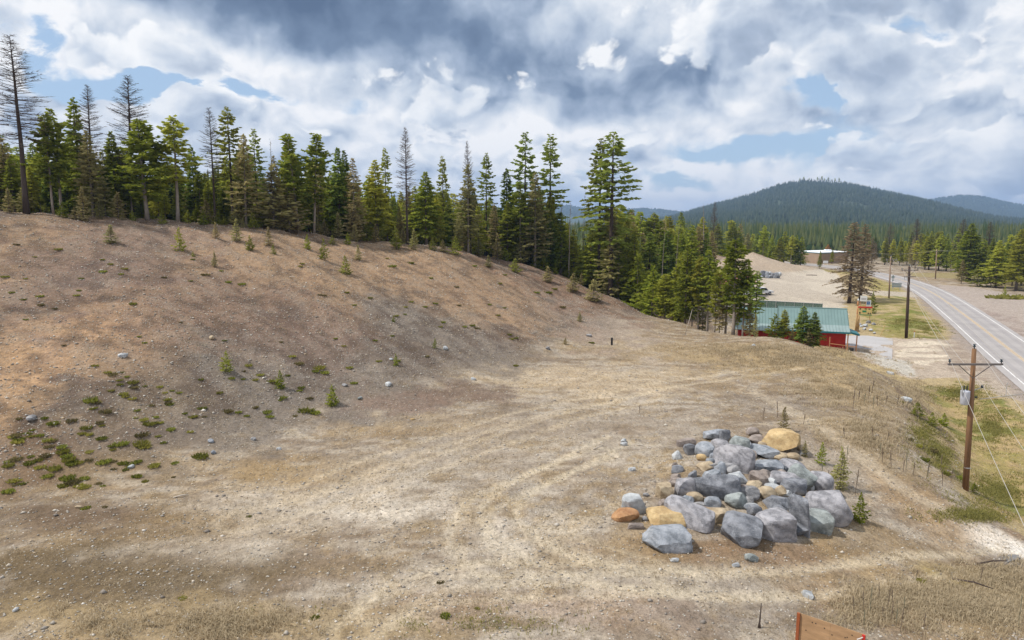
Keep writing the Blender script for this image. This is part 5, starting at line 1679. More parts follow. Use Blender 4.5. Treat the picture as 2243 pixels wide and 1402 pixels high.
# porch roof past the gable
world_part("porch_roof", quad_slab([bl(-.1, .1, 3.3), bl(-1.3, .5, 2.95), bl(-1.3, 3.6, 2.95), bl(-.1, 3.6, 3.4)], .25), m_trim, b_root)
for a_, b_2 in ((.25, .25), (-.95, .6)):
    world_part("post", MB().tube([bl(a_, b_2, -.2), bl(a_, b_2, 3.0)], .08, 6), m_timber, b_root)
world_part("crossbar", MB().tube([bl(2.6, -.1, 1.55), bl(-.95, .45, 1.15)], .06, 5), m_timber, b_root)
world_part("post", MB().tube([bl(2.6, -.1, -.3), bl(2.6, -.1, 2.5)], .07, 5), m_timber, b_root)
lad = MB().tube([bl(4.1, .45, .3), bl(4.1, .55, 2.5)], .03, 4)
for k in range(5): lad.box(bl(4.05, .45, .5 + k * .45), (.28, .1, .1))
world_part("wall_bracket", lad, m_timber, b_root)
tag(b_root, 'red building with green ribbed metal roof below the terrace rim', 'building')
drum = link("drum", MB().tube([(0, 0, 0), (0, 0, .05), (0, 0, .85), (0, 0, .9)], [.26, .3, .3, .26], 14).mesh("drum", m_blk, True), loc=bl(-.35, .5, .05))
tag(drum, 'black drum standing under the porch of the red building', 'drum')

# ---- bundle of upright logs by the gable
for i in range(7):
    p = at_z(1873 + i * 1.1, 728 - (i % 3) * 3, 0); H = 3.0 + rq.uniform(-.3, .2)
    o = link("log_pole", MB().tube([(0, 0, 0), (rq.uniform(-.05, .25), rq.uniform(-.2, .1), H)], [.10, .06], 7).mesh("log_pole", m_log, True), loc=p)
    tag(o, 'peeled log standing upright in the bundle beside the green gable', 'pole', 'upright logs beside the green gable')

# ---- signs by the driveway
def sign(name, px, pyb, w_, h_, z0, faces, label, post=True, rz=-.25, Y=None, cat='sign', postmat=None):
    c = at_z(px, pyb, 0.0)
    e = empty(name, (c[0], c[1], hz(c[0], c[1])), rz)
    mb = MB().box((0, 0, z0 + h_ / 2), (w_, .08, h_))
    pn = link("panel", mb.mesh("panel", faces[0]), e)
    for (fx, fz, fw, fh, fm, nm) in faces[1]:
        link(nm, MB().box((fx, -.052, z0 + fz), (fw, .02, fh)).mesh(nm, fm), pn)
    for s_ in ((-1, 1) if post else ()):
        link("post", MB().tube([(s_ * w_ * .38, .09, -.3), (s_ * w_ * .38, .09, z0 + h_ * .9)], .05, 6).mesh("post", postmat or m_timber), e)
    tag(e, label, cat)
    return e


m_ysign = mat_plain("yellow_sign_paint", (.62, .47, .19), .6, .12)
m_gsign = mat_plain("green_sign_paint", (.03, .22, .09), .6, .12)
m_bsign = mat_plain("blue_sign_paint", (.06, .18, .45), .6, .12)
m_grey = mat_plain("grey_lettering", (.30, .27, .30), .7, .2)
sign("business_sign", 1893, 701, 2.5, 1.7, .9, (m_ysign, [(0, 1.55, 2.5, .3, m_red2, "red_band"), (0, .08, 2.5, .14, m_gsign, "green_band"), (-.1, .75, .7, .35, m_gsign, "picture_mark"),
     (-.85, 1.2, .28, .2, m_blk, "picture_mark"), (.1, 1.22, .4, .16, m_blk, "picture_mark"), (.75, 1.22, .35, .16, m_blk, "picture_mark"), (-.9, .45, .3, .3, m_blk, "picture_mark"), (.6, .38, .2, .25, m_blk, "picture_mark"), (.95, .38, .18, .25, m_blk, "picture_mark")]),
     'yellow business sign with red top and green base by the driveway')
sign("white_sign", 1889, 692, 1.25, 1.1, 2.9, (m_wht, [(0, .55, .9, .09, m_grey, "letter_line"), (0, .35, .8, .07, m_grey, "letter_line")]), 'small white lettered sign above the yellow sign')
sign("white_sign", 1900, 692, .95, 1.25, 1.85, (m_wht, [(0, .7, .5, .6, m_bsign, "blue_emblem"), (0, .72, .22, .22, m_wht, "emblem_centre")]), 'white sign with a blue emblem right above the yellow sign')
tot = empty("totem_post", at_z(1876.5, 703, 0)); L0 = tot.location
link("shaft", MB().tube([(0, 0, 0), (0, 0, 2.9)], [.14, .12], 8).mesh("shaft", m_timber, True), tot)
link("carved_head", MB().tube([(0, 0, 2.9), (0, 0, 3.1), (0, 0, 3.5), (0, 0, 3.8)], [.13, .19, .17, .07], 8).mesh("carved_head", m_timber, True), tot)
link("white_cap", MB().tube([(0, 0, 3.8), (0, 0, 4.0), (0, 0, 4.25)], [.09, .16, .05], 8).mesh("white_cap", m_wht, True), tot)
tag(tot, 'orange-red carved post with white top beside the upright logs', 'post')
# heap of pale rocks by the sign
for i in range(9):
    c = at_z(1893 + rq.uniform(-14, 22), 722 + rq.uniform(-16, 10), 0)
    Wm = rq.uniform(.5, 1.1)
    o = link("rock", boulder_mesh(620 + i % 4, (Wm, Wm * .8, Wm * .7), 'angular', ROCKM[('pale', 'grey')[i % 2]], 2), loc=(c[0], c[1], hz(c[0], c[1]) + Wm * .2), rot=(0, 0, rq.uniform(0, 6)))
    tag(o, 'pale rock in the loose group below the yellow sign', 'rock', 'loose rocks below the yellow sign')
lean = link("leaning_stick", MB().tube([(0, 0, 0), (.75, .1, 2.0)], .04, 6).mesh("leaning_stick", m_log), loc=at_z(1928, 737, 0))
tag(lean, 'thin pale stick leaning at the edge of the concrete pad', 'stick')
st = empty("marker_stake", at_z(2002, 741, 0)); link("stake", MB().box((0, 0, .5), (.12, .05, 1.1)).mesh("stake", m_wht), st); link("cap", MB().box((0, 0, 1.1), (.13, .06, .12)).mesh("cap", m_red2), st)
tag(st, 'short white marker stake right of the dark power pole', 'stake')
ped = empty("cable_pedestal", hit(1340, 756)); link("housing", MB().box((0, 0, .4), (.22, .22, .9)).mesh("housing", m_blk), ped); link("cover", MB().box((0, 0, .88), (.26, .26, .08)).mesh("cover", m_blk), ped)
tag(ped, 'small black utility post at the far end of the terrace', 'pedestal')

# ---- green slatted fence behind the red building
m_fence = mat_plain("green_privacy_slats", (.055, .11, .085), .7, .2, 2)
m_fence2 = mat_plain("green_privacy_slats_pale", (.075, .13, .105), .7, .2, 2)
fA = at_z(1640, 680, 0); fB = at_z(1800, 690, 0)
froot = empty("privacy_fence", fA)
n_sl = 150
for k in range(n_sl):
    f = (k + .5) / n_sl
    p = fA + (fB - fA) * f
    if k == 0:
        sl_me = [MB().box((0, 0, 1.15), (np.linalg.norm(fB - fA) / n_sl * .9, .03, 2.2)).mesh("slat", m_) for m_ in (m_fence, m_fence2)]
    link("slat", sl_me[(k * 7) % 3 == 0], froot, p - fA, (0, 0, math.atan2(fB[1] - fA[1], fB[0] - fA[0])))
pm = MB().tube([(0, 0, -.2), (0, 0, 2.4)], .045, 6).mesh("post", m_steel)
for k in range(9):
    p = fA + (fB - fA) * k / 8
    link("post", pm, froot, p - fA + np.array([0, -.08, 0]))
link("rail", MB().tube([(0, -.05, 2.3), tuple(fB - fA + np.array([0, -.05, 2.3]))], .04, 5).mesh("rail", m_steel), froot)
tag(froot, 'long dark green slatted fence behind the red building', 'fence')

# ---- lavender shed with red roof behind the trees
m_lav = mat_plain("lavender_siding", (.40, .38, .46), .7, .12)
m_rroof = mat_plain("red_metal_roof", (.42, .15, .135), .5, .15)
c0 = at_z(1606, 652, 0)
sh = empty("shed", c0, -.25)
link("wall", MB().box((0, 0, 1.9), (9.0, 6, 4.0)).mesh("wall", m_lav), sh)
link("gable", MB().prism([(-3, 3.9), (3, 3.9), (0, 5.6)], -4.4, 4.4, lambda d, z, a: (a, d, z)).mesh("gable", m_lav), sh)
for s_ in (-1, 1):
    link("roof", quad_slab([(-4.8, s_ * 3.4, 3.72), (4.8, s_ * 3.4, 3.72), (4.8, 0, 5.75), (-4.8, 0, 5.75)], .1).mesh("roof", m_rroof), sh)
dr = link("door", MB().box((2.6, -3.03, 1.2), (1.1, .08, 2.3)).mesh("door", m_wht), sh)
link("handle", MB().box((2.95, -3.1, 1.1), (.08, .06, .15)).mesh("handle", m_steel), dr)
wn = link("window", MB().box((-1.5, -3.03, 2.0), (1.6, .08, 1.1)).mesh("window", m_wht), sh)
link("pane", MB().box((-1.5, -3.08, 2.0), (1.4, .04, .9)).mesh("pane", m_blk), wn)
tag(sh, 'lavender shed with red roof half hidden behind the pine clump', 'shed')
fl = empty("flagpole", at_z(1572, 652, 0)); link("pole", MB().tube([(0, 0, 0), (0, 0, 5)], .05, 6).mesh("pole", m_wht), fl)
link("flag", MB().add([(.03, 0, 3.4), (.7, .15, 3.0), (1.0, .1, 2.6), (.05, 0, 4.2), (.75, .15, 3.8), (1.1, .1, 3.3), (.03, .02, 3.4), (.7, .17, 3.0), (1.0, .12, 2.6), (.05, .02, 4.2), (.75, .17, 3.8), (1.1, .12, 3.3)],
     [(0, 1, 4, 3), (1, 2, 5, 4), (6, 9, 10, 7), (7, 10, 11, 8), (0, 3, 9, 6), (2, 8, 11, 5)]).mesh("flag", mat_plain("red_and_white_cloth", (.55, .25, .25), .8, .4, 6)), fl)
tag(fl, 'white flagpole with a limp reddish flag before the lavender shed', 'flagpole')
# teal roofed cabin in the trees
cb = empty("cabin", at_y(1365, 612, 150), .2); cb.location.z = hz(cb.location.x, cb.location.y)
m_teal = mat_plain("pale_teal_roof", (.30, .48, .45), .4, .12)
link("wall", MB().box((0, 0, 1.0), (5, 4, 2.6)).mesh("wall", m_lav), cb)
for s_ in (-1, 1):
    link("roof", quad_slab([(-2.9, s_ * 2.4, 2.2), (2.9, s_ * 2.4, 2.2), (2.9, 0, 3.5), (-2.9, 0, 3.5)], .1).mesh("roof", m_teal), cb)
tag(cb, 'small cabin with pale teal roof glimpsed among the trees', 'cabin')

# ---- tan warehouse beyond the road
m_ware = mat_plain("tan_block_wall", (.33, .235, .165), .85, .12, .5)
m_flat = mat_plain("white_membrane_roof", (.85, .87, .9), .6, .05)
kN, kL, kR = at_z(1797, 577.5, 0), at_z(1748, 572.8, 0), at_z(1856, 575.0, 0)
kF = kL + kR - kN
wr = empty("warehouse", kN)
foot = [kN - kN, kR - kN, kF - kN, kL - kN]
mb = MB()
V = [(*p[:2], -.3) for p in foot] + [(*p[:2], 4.5) for p in foot]
link("wall", MB().add(V, [(0, 1, 5, 4), (1, 2, 6, 5), (2, 3, 7, 6), (3, 0, 4, 7), (0, 3, 2, 1), (4, 5, 6, 7)]).mesh("wall", m_ware), wr)
cen = sum(foot) / 4
big_ = [cen + (p - cen) * 1.012 for p in foot]
V = [(*p[:2], 4.52) for p in big_] + [(*p[:2], 4.85) for p in big_]
rf = link("roof", MB().add(V, [(0, 1, 5, 4), (1, 2, 6, 5), (2, 3, 7, 6), (3, 0, 4, 7), (0, 3, 2, 1), (4, 5, 6, 7)]).mesh("roof", m_flat), wr)
link("roof_unit", MB().box((cen[0] + 2, cen[1], 5.2), (2.5, 2, .8)).mesh("roof_unit", m_flat), rf)
eb = [cen + (p - cen) * 1.014 for p in foot]
V = [(*p[:2], 4.35) for p in eb] + [(*p[:2], 4.6) for p in eb]
link("eave_band", MB().add(V, [(0, 1, 5, 4), (1, 2, 6, 5), (2, 3, 7, 6), (3, 0, 4, 7)]).mesh("eave_band", m_trim), wr)
tag(wr, 'long tan warehouse with flat white roof beyond the road', 'building')
sign("white_sign", 1808, 580, 1.9, 1.0, .7, (m_wht, [(0, .5, 1.4, .1, m_grey, "letter_line")]), 'white sign board on the grass before the tan warehouse', postmat=m_wht)
ob = tree_px('larch', 1812, 535, 335, 'orange-leaved bush rising behind the tan warehouse', None, wide=2.2, name='shrub', cat='shrub')
m_or = mat_leaf("orange_leaves", (.42, .19, .06), (.58, .30, .10), .1, .3)
for ch in ob.children:
    if ch.name.startswith('crown'):
        ch.data = ch.data.copy(); ch.data.materials[0] = m_or

# ---- vehicles, small in the distance
m_glass = mat_plain("dark_car_glass", (.02, .025, .03), .15, .1)
m_tyre = mat_plain("tyre_rubber", (.02, .02, .02), .9, .1)
m_carw = mat_plain("white_car_paint", (.75, .76, .77), .3, .05)


def pickup(loc, rz, label, body=m_carw):
    e = empty("parked_pickup", loc, rz)
    bd = MB().prism([(-2.6, .45), (2.6, .45), (2.65, .95), (1.3, 1.05), (.7, 1.75), (-.7, 1.8), (-.9, 1.1), (-2.65, 1.05)], -.92, .92, lambda a, z, d: (a, d, z))
    link("body", bd.mesh("body", body), e)
    wsn = link("window", MB().prism([(1.15, 1.1), (.66, 1.66), (-.6, 1.7), (-.75, 1.1)], -.95, .95, lambda a, z, d: (a, d, z)).mesh("window", m_glass), e)
    for a_ in (-1.65, 1.65):
        for d_ in (-.85, .85):
            wh = link("wheel", MB().tube([(a_, d_ - .12, .38), (a_, d_ + .12, .38)], .38, 14).mesh("wheel", m_tyre), e)
            link("rim", MB().tube([(a_, d_ - .14, .38), (a_, d_ + .14, .38)], .2, 10).mesh("rim", m_steel), wh)
    for d_ in (-.7, .7):
        link("headlight", MB().box((2.62, d_, .85), (.06, .3, .16)).mesh("headlight", m_wht), e)
    tag(e, label, 'pickup')


c = at_z(1668, 651, 0); pickup((c[0], c[1], hz(c[0], c[1]) + .05), .1, 'white pickup half hidden behind the sparse fir by the yard')
c = at_z(1736, 570, 0); pickup((c[0], c[1], .1), 1.2, 'white pickup parked beside the tan warehouse')
stk = empty("survey_marker", at_z(1683.5, 649, 0)); link("stake", MB().tube([(0, 0, 0), (0, 0, .9)], .06, 6).mesh("stake", m_wht), stk); link("cap", MB().box((0, 0, .9), (.16, .16, .12)).mesh("cap", m_wht), stk)
tag(stk, 'small white marker standing alone in the gravel yard', 'marker')
lg = link("log", MB().tube([(0, 0, .2), (1.6, .1, .25), (3.6, -.1, .22)], [.22, .2, .14], 8).mesh("log", M_BARK_DARK, True), loc=at_z(1766, 604.5, 0))
tag(lg, 'dark log lying at the right foot of the spoil heap', 'log')

# ================================================================== POWER LINE
m_pole = mat_plain("pole_wood_brown", (.21, .115, .058), .85, .35, 1.4, bump=.5, stretch=(4, 4, .35))
m_poled = mat_plain("pole_wood_dark", (.062, .040, .030), .8, .3, 1.4, bump=.5, stretch=(4, 4, .35))
m_polep = mat_plain("pole_wood_pale", (.30, .21, .15), .85, .3, 1.4, bump=.5, stretch=(4, 4, .35))
m_arm = mat_plain("weathered_crossarm", (.19, .165, .15), .85, .25, 2)
m_ins = mat_plain("dark_porcelain", (.03, .045, .055), .25, .2)
m_wire = mat_plain("aluminium_wire", (.46, .42, .37), .4, .1)
m_tank = mat_plain("transformer_grey", (.52, .53, .58), .45, .08)


def pole(px, yb, yt, label, mat, arm_z, arm_len, arm_rz, px_top=None, r=.16, top_pin=True, extra=None, z=None):
    c = at_z(px, yb, 0.0) if z is None else hit(px, yb)
    zb = hz(c[0], c[1])
    tp = at_y(px if px_top is None else px_top, yt, c[1])
    H = tp[2] - zb
    e = empty("power_pole", (c[0], c[1], zb))
    dx = tp[0] - c[0]
    link("pole", MB().tube([(0, 0, -.5), (dx * .5, 0, H * .5), (dx, 0, H)], [r * 1.15, r, r * .75], 12).mesh("pole", mat, True), e)
    pts = []
    ca_, sa_ = math.cos(arm_rz), math.sin(arm_rz)
    az_ = H - arm_z
    ax0 = dx * az_ / H
    off = -.2
    arm = link("crossarm", MB().box((ax0, off, az_), (arm_len, .1, .13), Matrix.Rotation(arm_rz, 3, 'Z')).mesh("crossarm", m_arm), e)
    for s_ in (-1, 1):
        qx, qy = ax0 + ca_ * s_ * arm_len * .3, off + sa_ * s_ * arm_len * .3
        link("brace", MB().tube([(qx, qy, az_ - .05), (ax0, off * .6, az_ - .95)], .03, 5).mesh("brace", m_arm), e)
        ix, iy = ax0 + ca_ * s_ * arm_len * .47, off + sa_ * s_ * arm_len * .47
        link("insulator", MB().tube([(ix, iy, az_ + .06), (ix, iy, az_ + .14), (ix, iy, az_ + .2), (ix, iy, az_ + .24), (ix, iy, az_ + .30), (ix, iy, az_ + .36)], [.025, .03, .10, .05, .09, .04], 10).mesh("insulator", m_ins, True), e)
        pts.append((c[0] + ix, c[1] + iy, zb + az_ + .36))
    if top_pin:
        link("insulator", MB().tube([(dx, 0, H), (dx, 0, H + .1), (dx, 0, H + .16), (dx, 0, H + .2), (dx, 0, H + .28), (dx, 0, H + .33)], [.03, .03, .10, .05, .09, .04], 10).mesh("insulator", m_ins, True), e)
        pts.append((c[0] + dx, c[1], zb + H + .33))
    tag(e, label, 'power pole')
    return e, pts, H, dx


p1, w1, H1, dx1 = pole(2115, 1073, 764, 'nearest brown wooden power pole with crossarm and grey transformer', m_pole, 1.0, 3.6, 0.0, px_top=2134, r=.17, z=1)
# fittings of the nearest pole
k = H1 - 3.2; xk = dx1 * k / H1
tk = link("transformer", MB().tube([(xk - .45, -.05, k - .55), (xk - .45, -.05, k - .5), (xk - .45, -.05, k + .32), (xk - .45, -.05, k + .38), (xk - .45, -.05, k + .42)], [.22, .27, .28, .28, .16], 16).mesh("transformer", m_tank, True), p1)
for q_ in (-.1, .1):
    link("bushing", MB().tube([(xk - .5 + q_, -.1, k + .4), (xk - .5 + q_, -.1, k + .75)], [.045, .03], 8).mesh("bushing", m_ins, True), tk)
link("bracket", MB().box((xk - .2, -.05, k), (.28, .08, .1)).mesh("bracket", m_steel), p1)
link("fuse_cutout", MB().tube([(xk - .75, -.2, k + .1), (xk - .85, -.25, k + .75)], .035, 6).mesh("fuse_cutout", m_steel), p1)
link("side_arm", MB().tube([(xk, 0, k + .35), (xk + .62, -.05, k + .62)], .025, 6).mesh("side_arm", m_steel), p1)
link("insulator", MB().tube([(xk + .62, -.05, k + .56), (xk + .62, -.05, k + .62), (xk + .62, -.05, k + .76)], [.03, .10, .05], 10).mesh("insulator", m_ins, True), p1)
link("insulator", MB().tube([(xk + .22, -.05, k - .05), (xk + .34, -.05, k - .05)], [.05, .06], 8).mesh("insulator", m_ins, True), p1)
link("metal_band", MB().tube([(dx1 * .16, 0, 1.55), (dx1 * .16, 0, 1.62)], .195, 14).mesh("metal_band", m_steel), p1)
link("conduit", MB().tube([(dx1 * .1 + .2, -.02, 0), (xk + .16, -.02, k)], .03, 6).mesh("conduit", m_poled), p1)
w1.append((p1.location.x + xk + .62, p1.location.y - .05, p1.location.z + k + .76))

p2, w2, H2, dx2 = pole(1985, 742, 584, 'dark brown power pole between the driveway and the road', m_poled, .55, 2.8, .08, px_top=1992, r=.21)
k = H2 - 1.6; xk = dx2 * k / H2
link("crossarm", MB().box((xk, -.25, k), (1.9, .1, .12)).mesh("crossarm", m_arm), p2)
link("fuse_cutout", MB().tube([(xk - .85, -.3, k), (xk - .8, -.3, k - .5)], .05, 6).mesh("fuse_cutout", m_steel), p2)
link("fuse_cutout", MB().tube([(xk - .5, -.3, k), (xk - .47, -.3, k - .5)], .05, 6).mesh("fuse_cutout", m_steel), p2)
w2.append((p2.location.x + xk + .1, p2.location.y, p2.location.z + k - 1.4))
p3, w3, H3, dx3 = pole(1947, 657, 562, 'weathered power pole with crossarm beside the road signs', m_polep, .8, 2.6, .05, px_top=1951, r=.16)
w3.append((p3.location.x, p3.location.y, p3.location.z + H3 - 3))
p4, w4, H4, dx4 = pole(2049, 611, 546, 'pale power pole across the road before the woods', m_polep, .7, 2.8, .05, px_top=2052, r=.17)
p5, w5, H5, dx5 = pole(1902, 591, 551, 'thin pale power pole far up the road beside the woods', m_polep, .7, 2.6, .05, r=.15)
p6, w6, H6, dx6 = pole(1742, 578, 540, 'distant pale power pole left of the tan warehouse', m_polep, .7, 2.6, .05, r=.15)


def wire(a, b_, sag, label, r=.02, group=None):
    a = Vector(a); b_ = Vector(b_)
    pts = []
    for i in range(25):
        f = i / 24
        pts.append(a.lerp(b_, f) - Vector((0, 0, sag * 4 * f * (1 - f))))
    o = link("power_line", MB().tube([p - a for p in pts], r, 5).mesh("power_line", m_wire, True), loc=a)
    tag(o, label, 'wire', group)


for nm, i in (('left crossarm wire', 0), ('right crossarm wire', 1), ('top wire', 2), ('lowest wire', 3)):
    wire(w2[i], w1[i], .5, nm + ' between the dark power pole and the nearest pole', .014)
    wire(w3[i], w2[i], 1.2, nm + ' between the weathered pole and the dark power pole', .018)
    far = Vector(w1[i]) + (Vector(w1[i]) - Vector(w2[i])) * .8 + Vector((-1.0, 0, 1.2))
    wire(w1[i], far, .5, nm + ' running from the nearest pole out of the right edge', .011)
for nm, i in (('left', 0), ('right', 1)):
    wire(w5[i], w4[i], .9, nm + ' wire strung across the woods between two pale poles', .012)
    wire(w4[i], Vector(w4[i]) + Vector((60, -55, 0)), .9, nm + ' wire from the pale pole towards the right edge', .012)
for e_ in (0,):
    gp = Vector(p1.location) + Vector((xk * 0 + .3, 0, H1 - 3.4))
    wire(gp, gp + Vector((34, 14, 1.5)), .6, 'dark service cable running from the nearest pole across the road', .03)

# ---- road signs seen from behind
m_sback = mat_plain("aluminium_sign_back", (.30, .34, .33), .5, .1, metal=.3)
c = at_z(1954, 634, 0)
rsn = empty("warning_sign", (c[0], c[1], hz(c[0], c[1])))
link("post", MB().tube([(0, 0, -.2), (0, 0, 3.6)], .05, 6).mesh("post", m_steel), rsn)
link("diamond_panel", MB().box((0, -.06, 3.3), (.8, .03, .8), Matrix.Rotation(math.pi / 4, 3, 'Y')).mesh("diamond_panel", m_sback), rsn)
link("plate", MB().box((0, -.06, 2.4), (.45, .03, .4)).mesh("plate", m_sback), rsn)
tag(rsn, 'grey back of a diamond road sign with plate below', 'road sign')
c = at_z(1963, 637, 0)
rs2 = empty("guide_sign", (c[0], c[1], hz(c[0], c[1])))
for k in range(2):
    link("panel", MB().box((0, -.06, 1.75 - k * .62), (2.6, .04, .55)).mesh("panel", m_sback), rs2)
for s_ in (-1, 1):
    link("post", MB().tube([(s_ * .9, 0, -.2), (s_ * .9, 0, 2.1)], .05, 6).mesh("post", m_steel), rs2)
tag(rs2, 'wide grey back of a two-panel guide sign on posts', 'road sign')
dl = empty("delineator_post", hit(2203, 868)); link("post", MB().tube([(0, 0, -.1), (0, 0, 1.5)], .025, 6).mesh("post", m_steel), dl); link("reflector", MB().tube([(0, -.03, 1.45), (0, .0, 1.45)], .07, 10).mesh("reflector", m_wht), dl)
tag(dl, 'thin roadside reflector post right of the nearest power pole', 'post')

# ---- plywood board at the bottom edge
m_ply = mat_plain("weathered_plywood", (.40, .245, .13), .8, .25, 1.6, bump=.2, stretch=(1, .6, 4))
m_plye = mat_plain("red_brown_board", (.30, .085, .03), .75, .25, 2)
A = at_z(1747, 1341, 5.2); B = at_z(1897, 1391, 5.2)
bd = empty("plywood_board", (A[0], A[1], hz(A[0], A[1])))
g0 = bd.location.z
dv = Vector((B[0] - A[0], B[1] - A[1], 0)); ln = dv.length; rz = math.atan2(dv.y, dv.x)
bd.rotation_euler = (0, 0, rz)
hA = A[2] - g0
for k in range(2):
    x0 = k * ln / 2
    link("plywood_sheet", MB().box((x0 + ln / 4, 0, hA / 2 + .25), (ln / 2 - .004, .02, hA - .5)).mesh("plywood_sheet", m_ply), bd)
link("edge_board", MB().box((.05, -.045, hA / 2), (.10, .06, hA + .02)).mesh("edge_board", m_plye), bd)
link("edge_board", MB().box((ln - .06, -.045, hA / 2), (.09, .06, hA)).mesh("edge_board", m_red2), bd)
link("white_strip", MB().box((ln - .16, -.09, hA - .14), (.22, .02, .025), Matrix.Rotation(-.7, 3, 'Y')).mesh("white_strip", m_wht), bd)
for q_ in (.7, 2.0):
    link("post", MB().box((q_, .08, hA / 2 - .3), (.09, .12, hA + .4)).mesh("post", m_timber), bd)
rk = random.Random(4)
nail = MB().tube([(0, -.012, 0), (0, -.018, 0)], .022, 6).mesh("nail_mark", m_blk)
for i in range(14):
    link("nail_mark", nail, bd, (rk.uniform(.2, ln - .2), 0, hA - rk.uniform(.06, 1.3)))
tag(bd, 'weathered plywood sign back with red-brown edge at the bottom edge', 'board')
pst = hit(1663, 1375)
sp_ = link("wooden_stake", MB().tube([(0, 0, -.1), (.0, 0, .2), (.03, 0, 1.05)], [.09, .035, .02], 7).mesh("wooden_stake", M_BARK_DARK, True), loc=pst)
tag(sp_, 'dead upright stalk with flared base left of the plywood board', 'stake')
# ================================================================== HILLS AND FAR FOREST
m_hill = mat_plain("wooded_hill_ground", (.055, .075, .040), .95, .35, .01)


def far_hill(name, prof, Y0, Yf, Yb, nx=160, nyv=40, seed=0):
    """a hill whose crest follows the surveyed skyline, with a real front and back slope"""
    pxs = np.array([p[0] for p in prof], float)
    tops = np.array([at_y(p[0], p[1], Y0) for p in prof])
    xs = np.linspace(tops[0, 0], tops[-1, 0], nx)
    hs = np.interp(xs, tops[:, 0], tops[:, 2])
    for _ in range(3):
        hs[1:-1] = .25 * hs[:-2] + .5 * hs[1:-1] + .25 * hs[2:]
    ys = np.r_[np.linspace(Yf, Y0, nyv), np.linspace(Y0, Yb, 14)[1:]]
    X_, Y_ = np.meshgrid(xs, ys)
    X_ = X_ * (.12 + .88 * Y_ / Y0)
    s = np.where(Y_ <= Y0, np.clip((Y_ - Yf) / (Y0 - Yf), 0, 1), np.clip((Yb - Y_) / (Yb - Y0), 0, 1))
    s = np.where(Y_ <= Y0, s ** 1.25, s ** .8)
    wob = (fbm(X_, Y_, .0025, 4, seed) - .5) * 60 * s * (1 - s) * 2.5
    Zh = hs[None] * s + wob - 3
    ix = np.arange(X_.size).reshape(X_.shape)
    F_ = np.stack([ix[:-1, :-1], ix[:-1, 1:], ix[1:, 1:], ix[1:, :-1]], -1).reshape(-1, 4)
    o = link(name, np_mesh(name, np.c_[X_.ravel(), Y_.ravel(), Zh.ravel()], F_, [m_hill], True))
    tag(o, kind='structure')

    def f(x, y):
        x = x / (.12 + .88 * y / Y0)
        i = np.clip((x - xs[0]) / (xs[-1] - xs[0]) * (nx - 1), 0, nx - 1.001); j = np.clip(np.interp(y, ys, range(len(ys))), 0, len(ys) - 1.001)
        i0 = i.astype(int); j0 = j.astype(int); fi = i - i0; fj = j - j0
        return (Zh[j0, i0] * (1 - fi) + Zh[j0, i0 + 1] * fi) * (1 - fj) + (Zh[j0 + 1, i0] * (1 - fi) + Zh[j0 + 1, i0 + 1] * fi) * fj
    return f, xs, ys


MT = [(1380, 492), (1440, 485), (1500, 470), (1540, 457), (1580, 447), (1620, 436), (1660, 424), (1700, 410), (1740, 399), (1780, 396), (1830, 400), (1880, 408), (1930, 420), (1990, 433), (2040, 446), (2100, 464), (2160, 480), (2230, 489), (2330, 497), (2500, 505)]
f1, x1, y1 = far_hill("mountain", MT, 2500, 950, 3600, seed=5)
HT = [(1960, 470), (2010, 446), (2050, 436), (2090, 430), (2130, 429), (2165, 434), (2200, 443), (2243, 451), (2300, 456), (2400, 462), (2600, 470)]
f2, x2, y2 = far_hill("hill", HT, 4700, 3300, 6000, seed=8)
LT_ = [(-500, 470), (200, 468), (600, 470), (900, 466), (1100, 458), (1190, 446), (1240, 449), (1285, 459), (1330, 466), (1380, 459), (1420, 457), (1470, 463), (1530, 470), (1600, 480)]
f3, x3, y3 = far_hill("hill", LT_, 5200, 3600, 6400, seed=11)


def far_trees(name, X, Y, Zg, Hh, rad, mats, label, seed=0, sides=5, tiers=2):
    """thousands of little ragged conifers in one mesh"""
    rs = np.random.RandomState(seed)
    n = len(X)
    V = []; F_ = []
    nv = tiers * (sides + 1)
    base = np.arange(n) * nv
    allV = np.empty((n, nv, 3), np.float32); faces = []
    a0 = rs.uniform(0, 6.28, n)
    for t_ in range(tiers):
        zb_ = .08 + (.55 if tiers < 4 else .78) * t_ / tiers; zt_ = 1.0 if t_ == tiers - 1 else (.45 + .5 * (t_ + 1) / tiers if tiers < 4 else .25 + .72 * (t_ + 1) / tiers)
        rr = rad * ((1 - .38 * t_) if tiers < 4 else (1 - .85 * t_ / tiers))
        o0 = t_ * (sides + 1)
        for k in range(sides):
            a = a0 + k * 6.283 / sides + t_ * .6
            r_ = rr * rs.uniform(.65, 1.2, n)
            allV[:, o0 + k, 0] = X + np.cos(a) * r_; allV[:, o0 + k, 1] = Y + np.sin(a) * r_
            allV[:, o0 + k, 2] = Zg + Hh * (zb_ + rs.uniform(-.05, .05, n))
        allV[:, o0 + sides, 0] = X + rs.uniform(-.1, .1, n) * rad; allV[:, o0 + sides, 1] = Y; allV[:, o0 + sides, 2] = Zg + Hh * zt_
        for k in range(sides):
            faces.append(np.stack([base + o0 + k, base + o0 + (k + 1) % sides, base + o0 + sides], 1))
    FF = np.stack(faces, 1).reshape(-1, 3)
    o = link(name, np_mesh(name, allV.reshape(-1, 3), FF, mats))
    tag(o, label, 'forest', None, 'stuff')
    return o


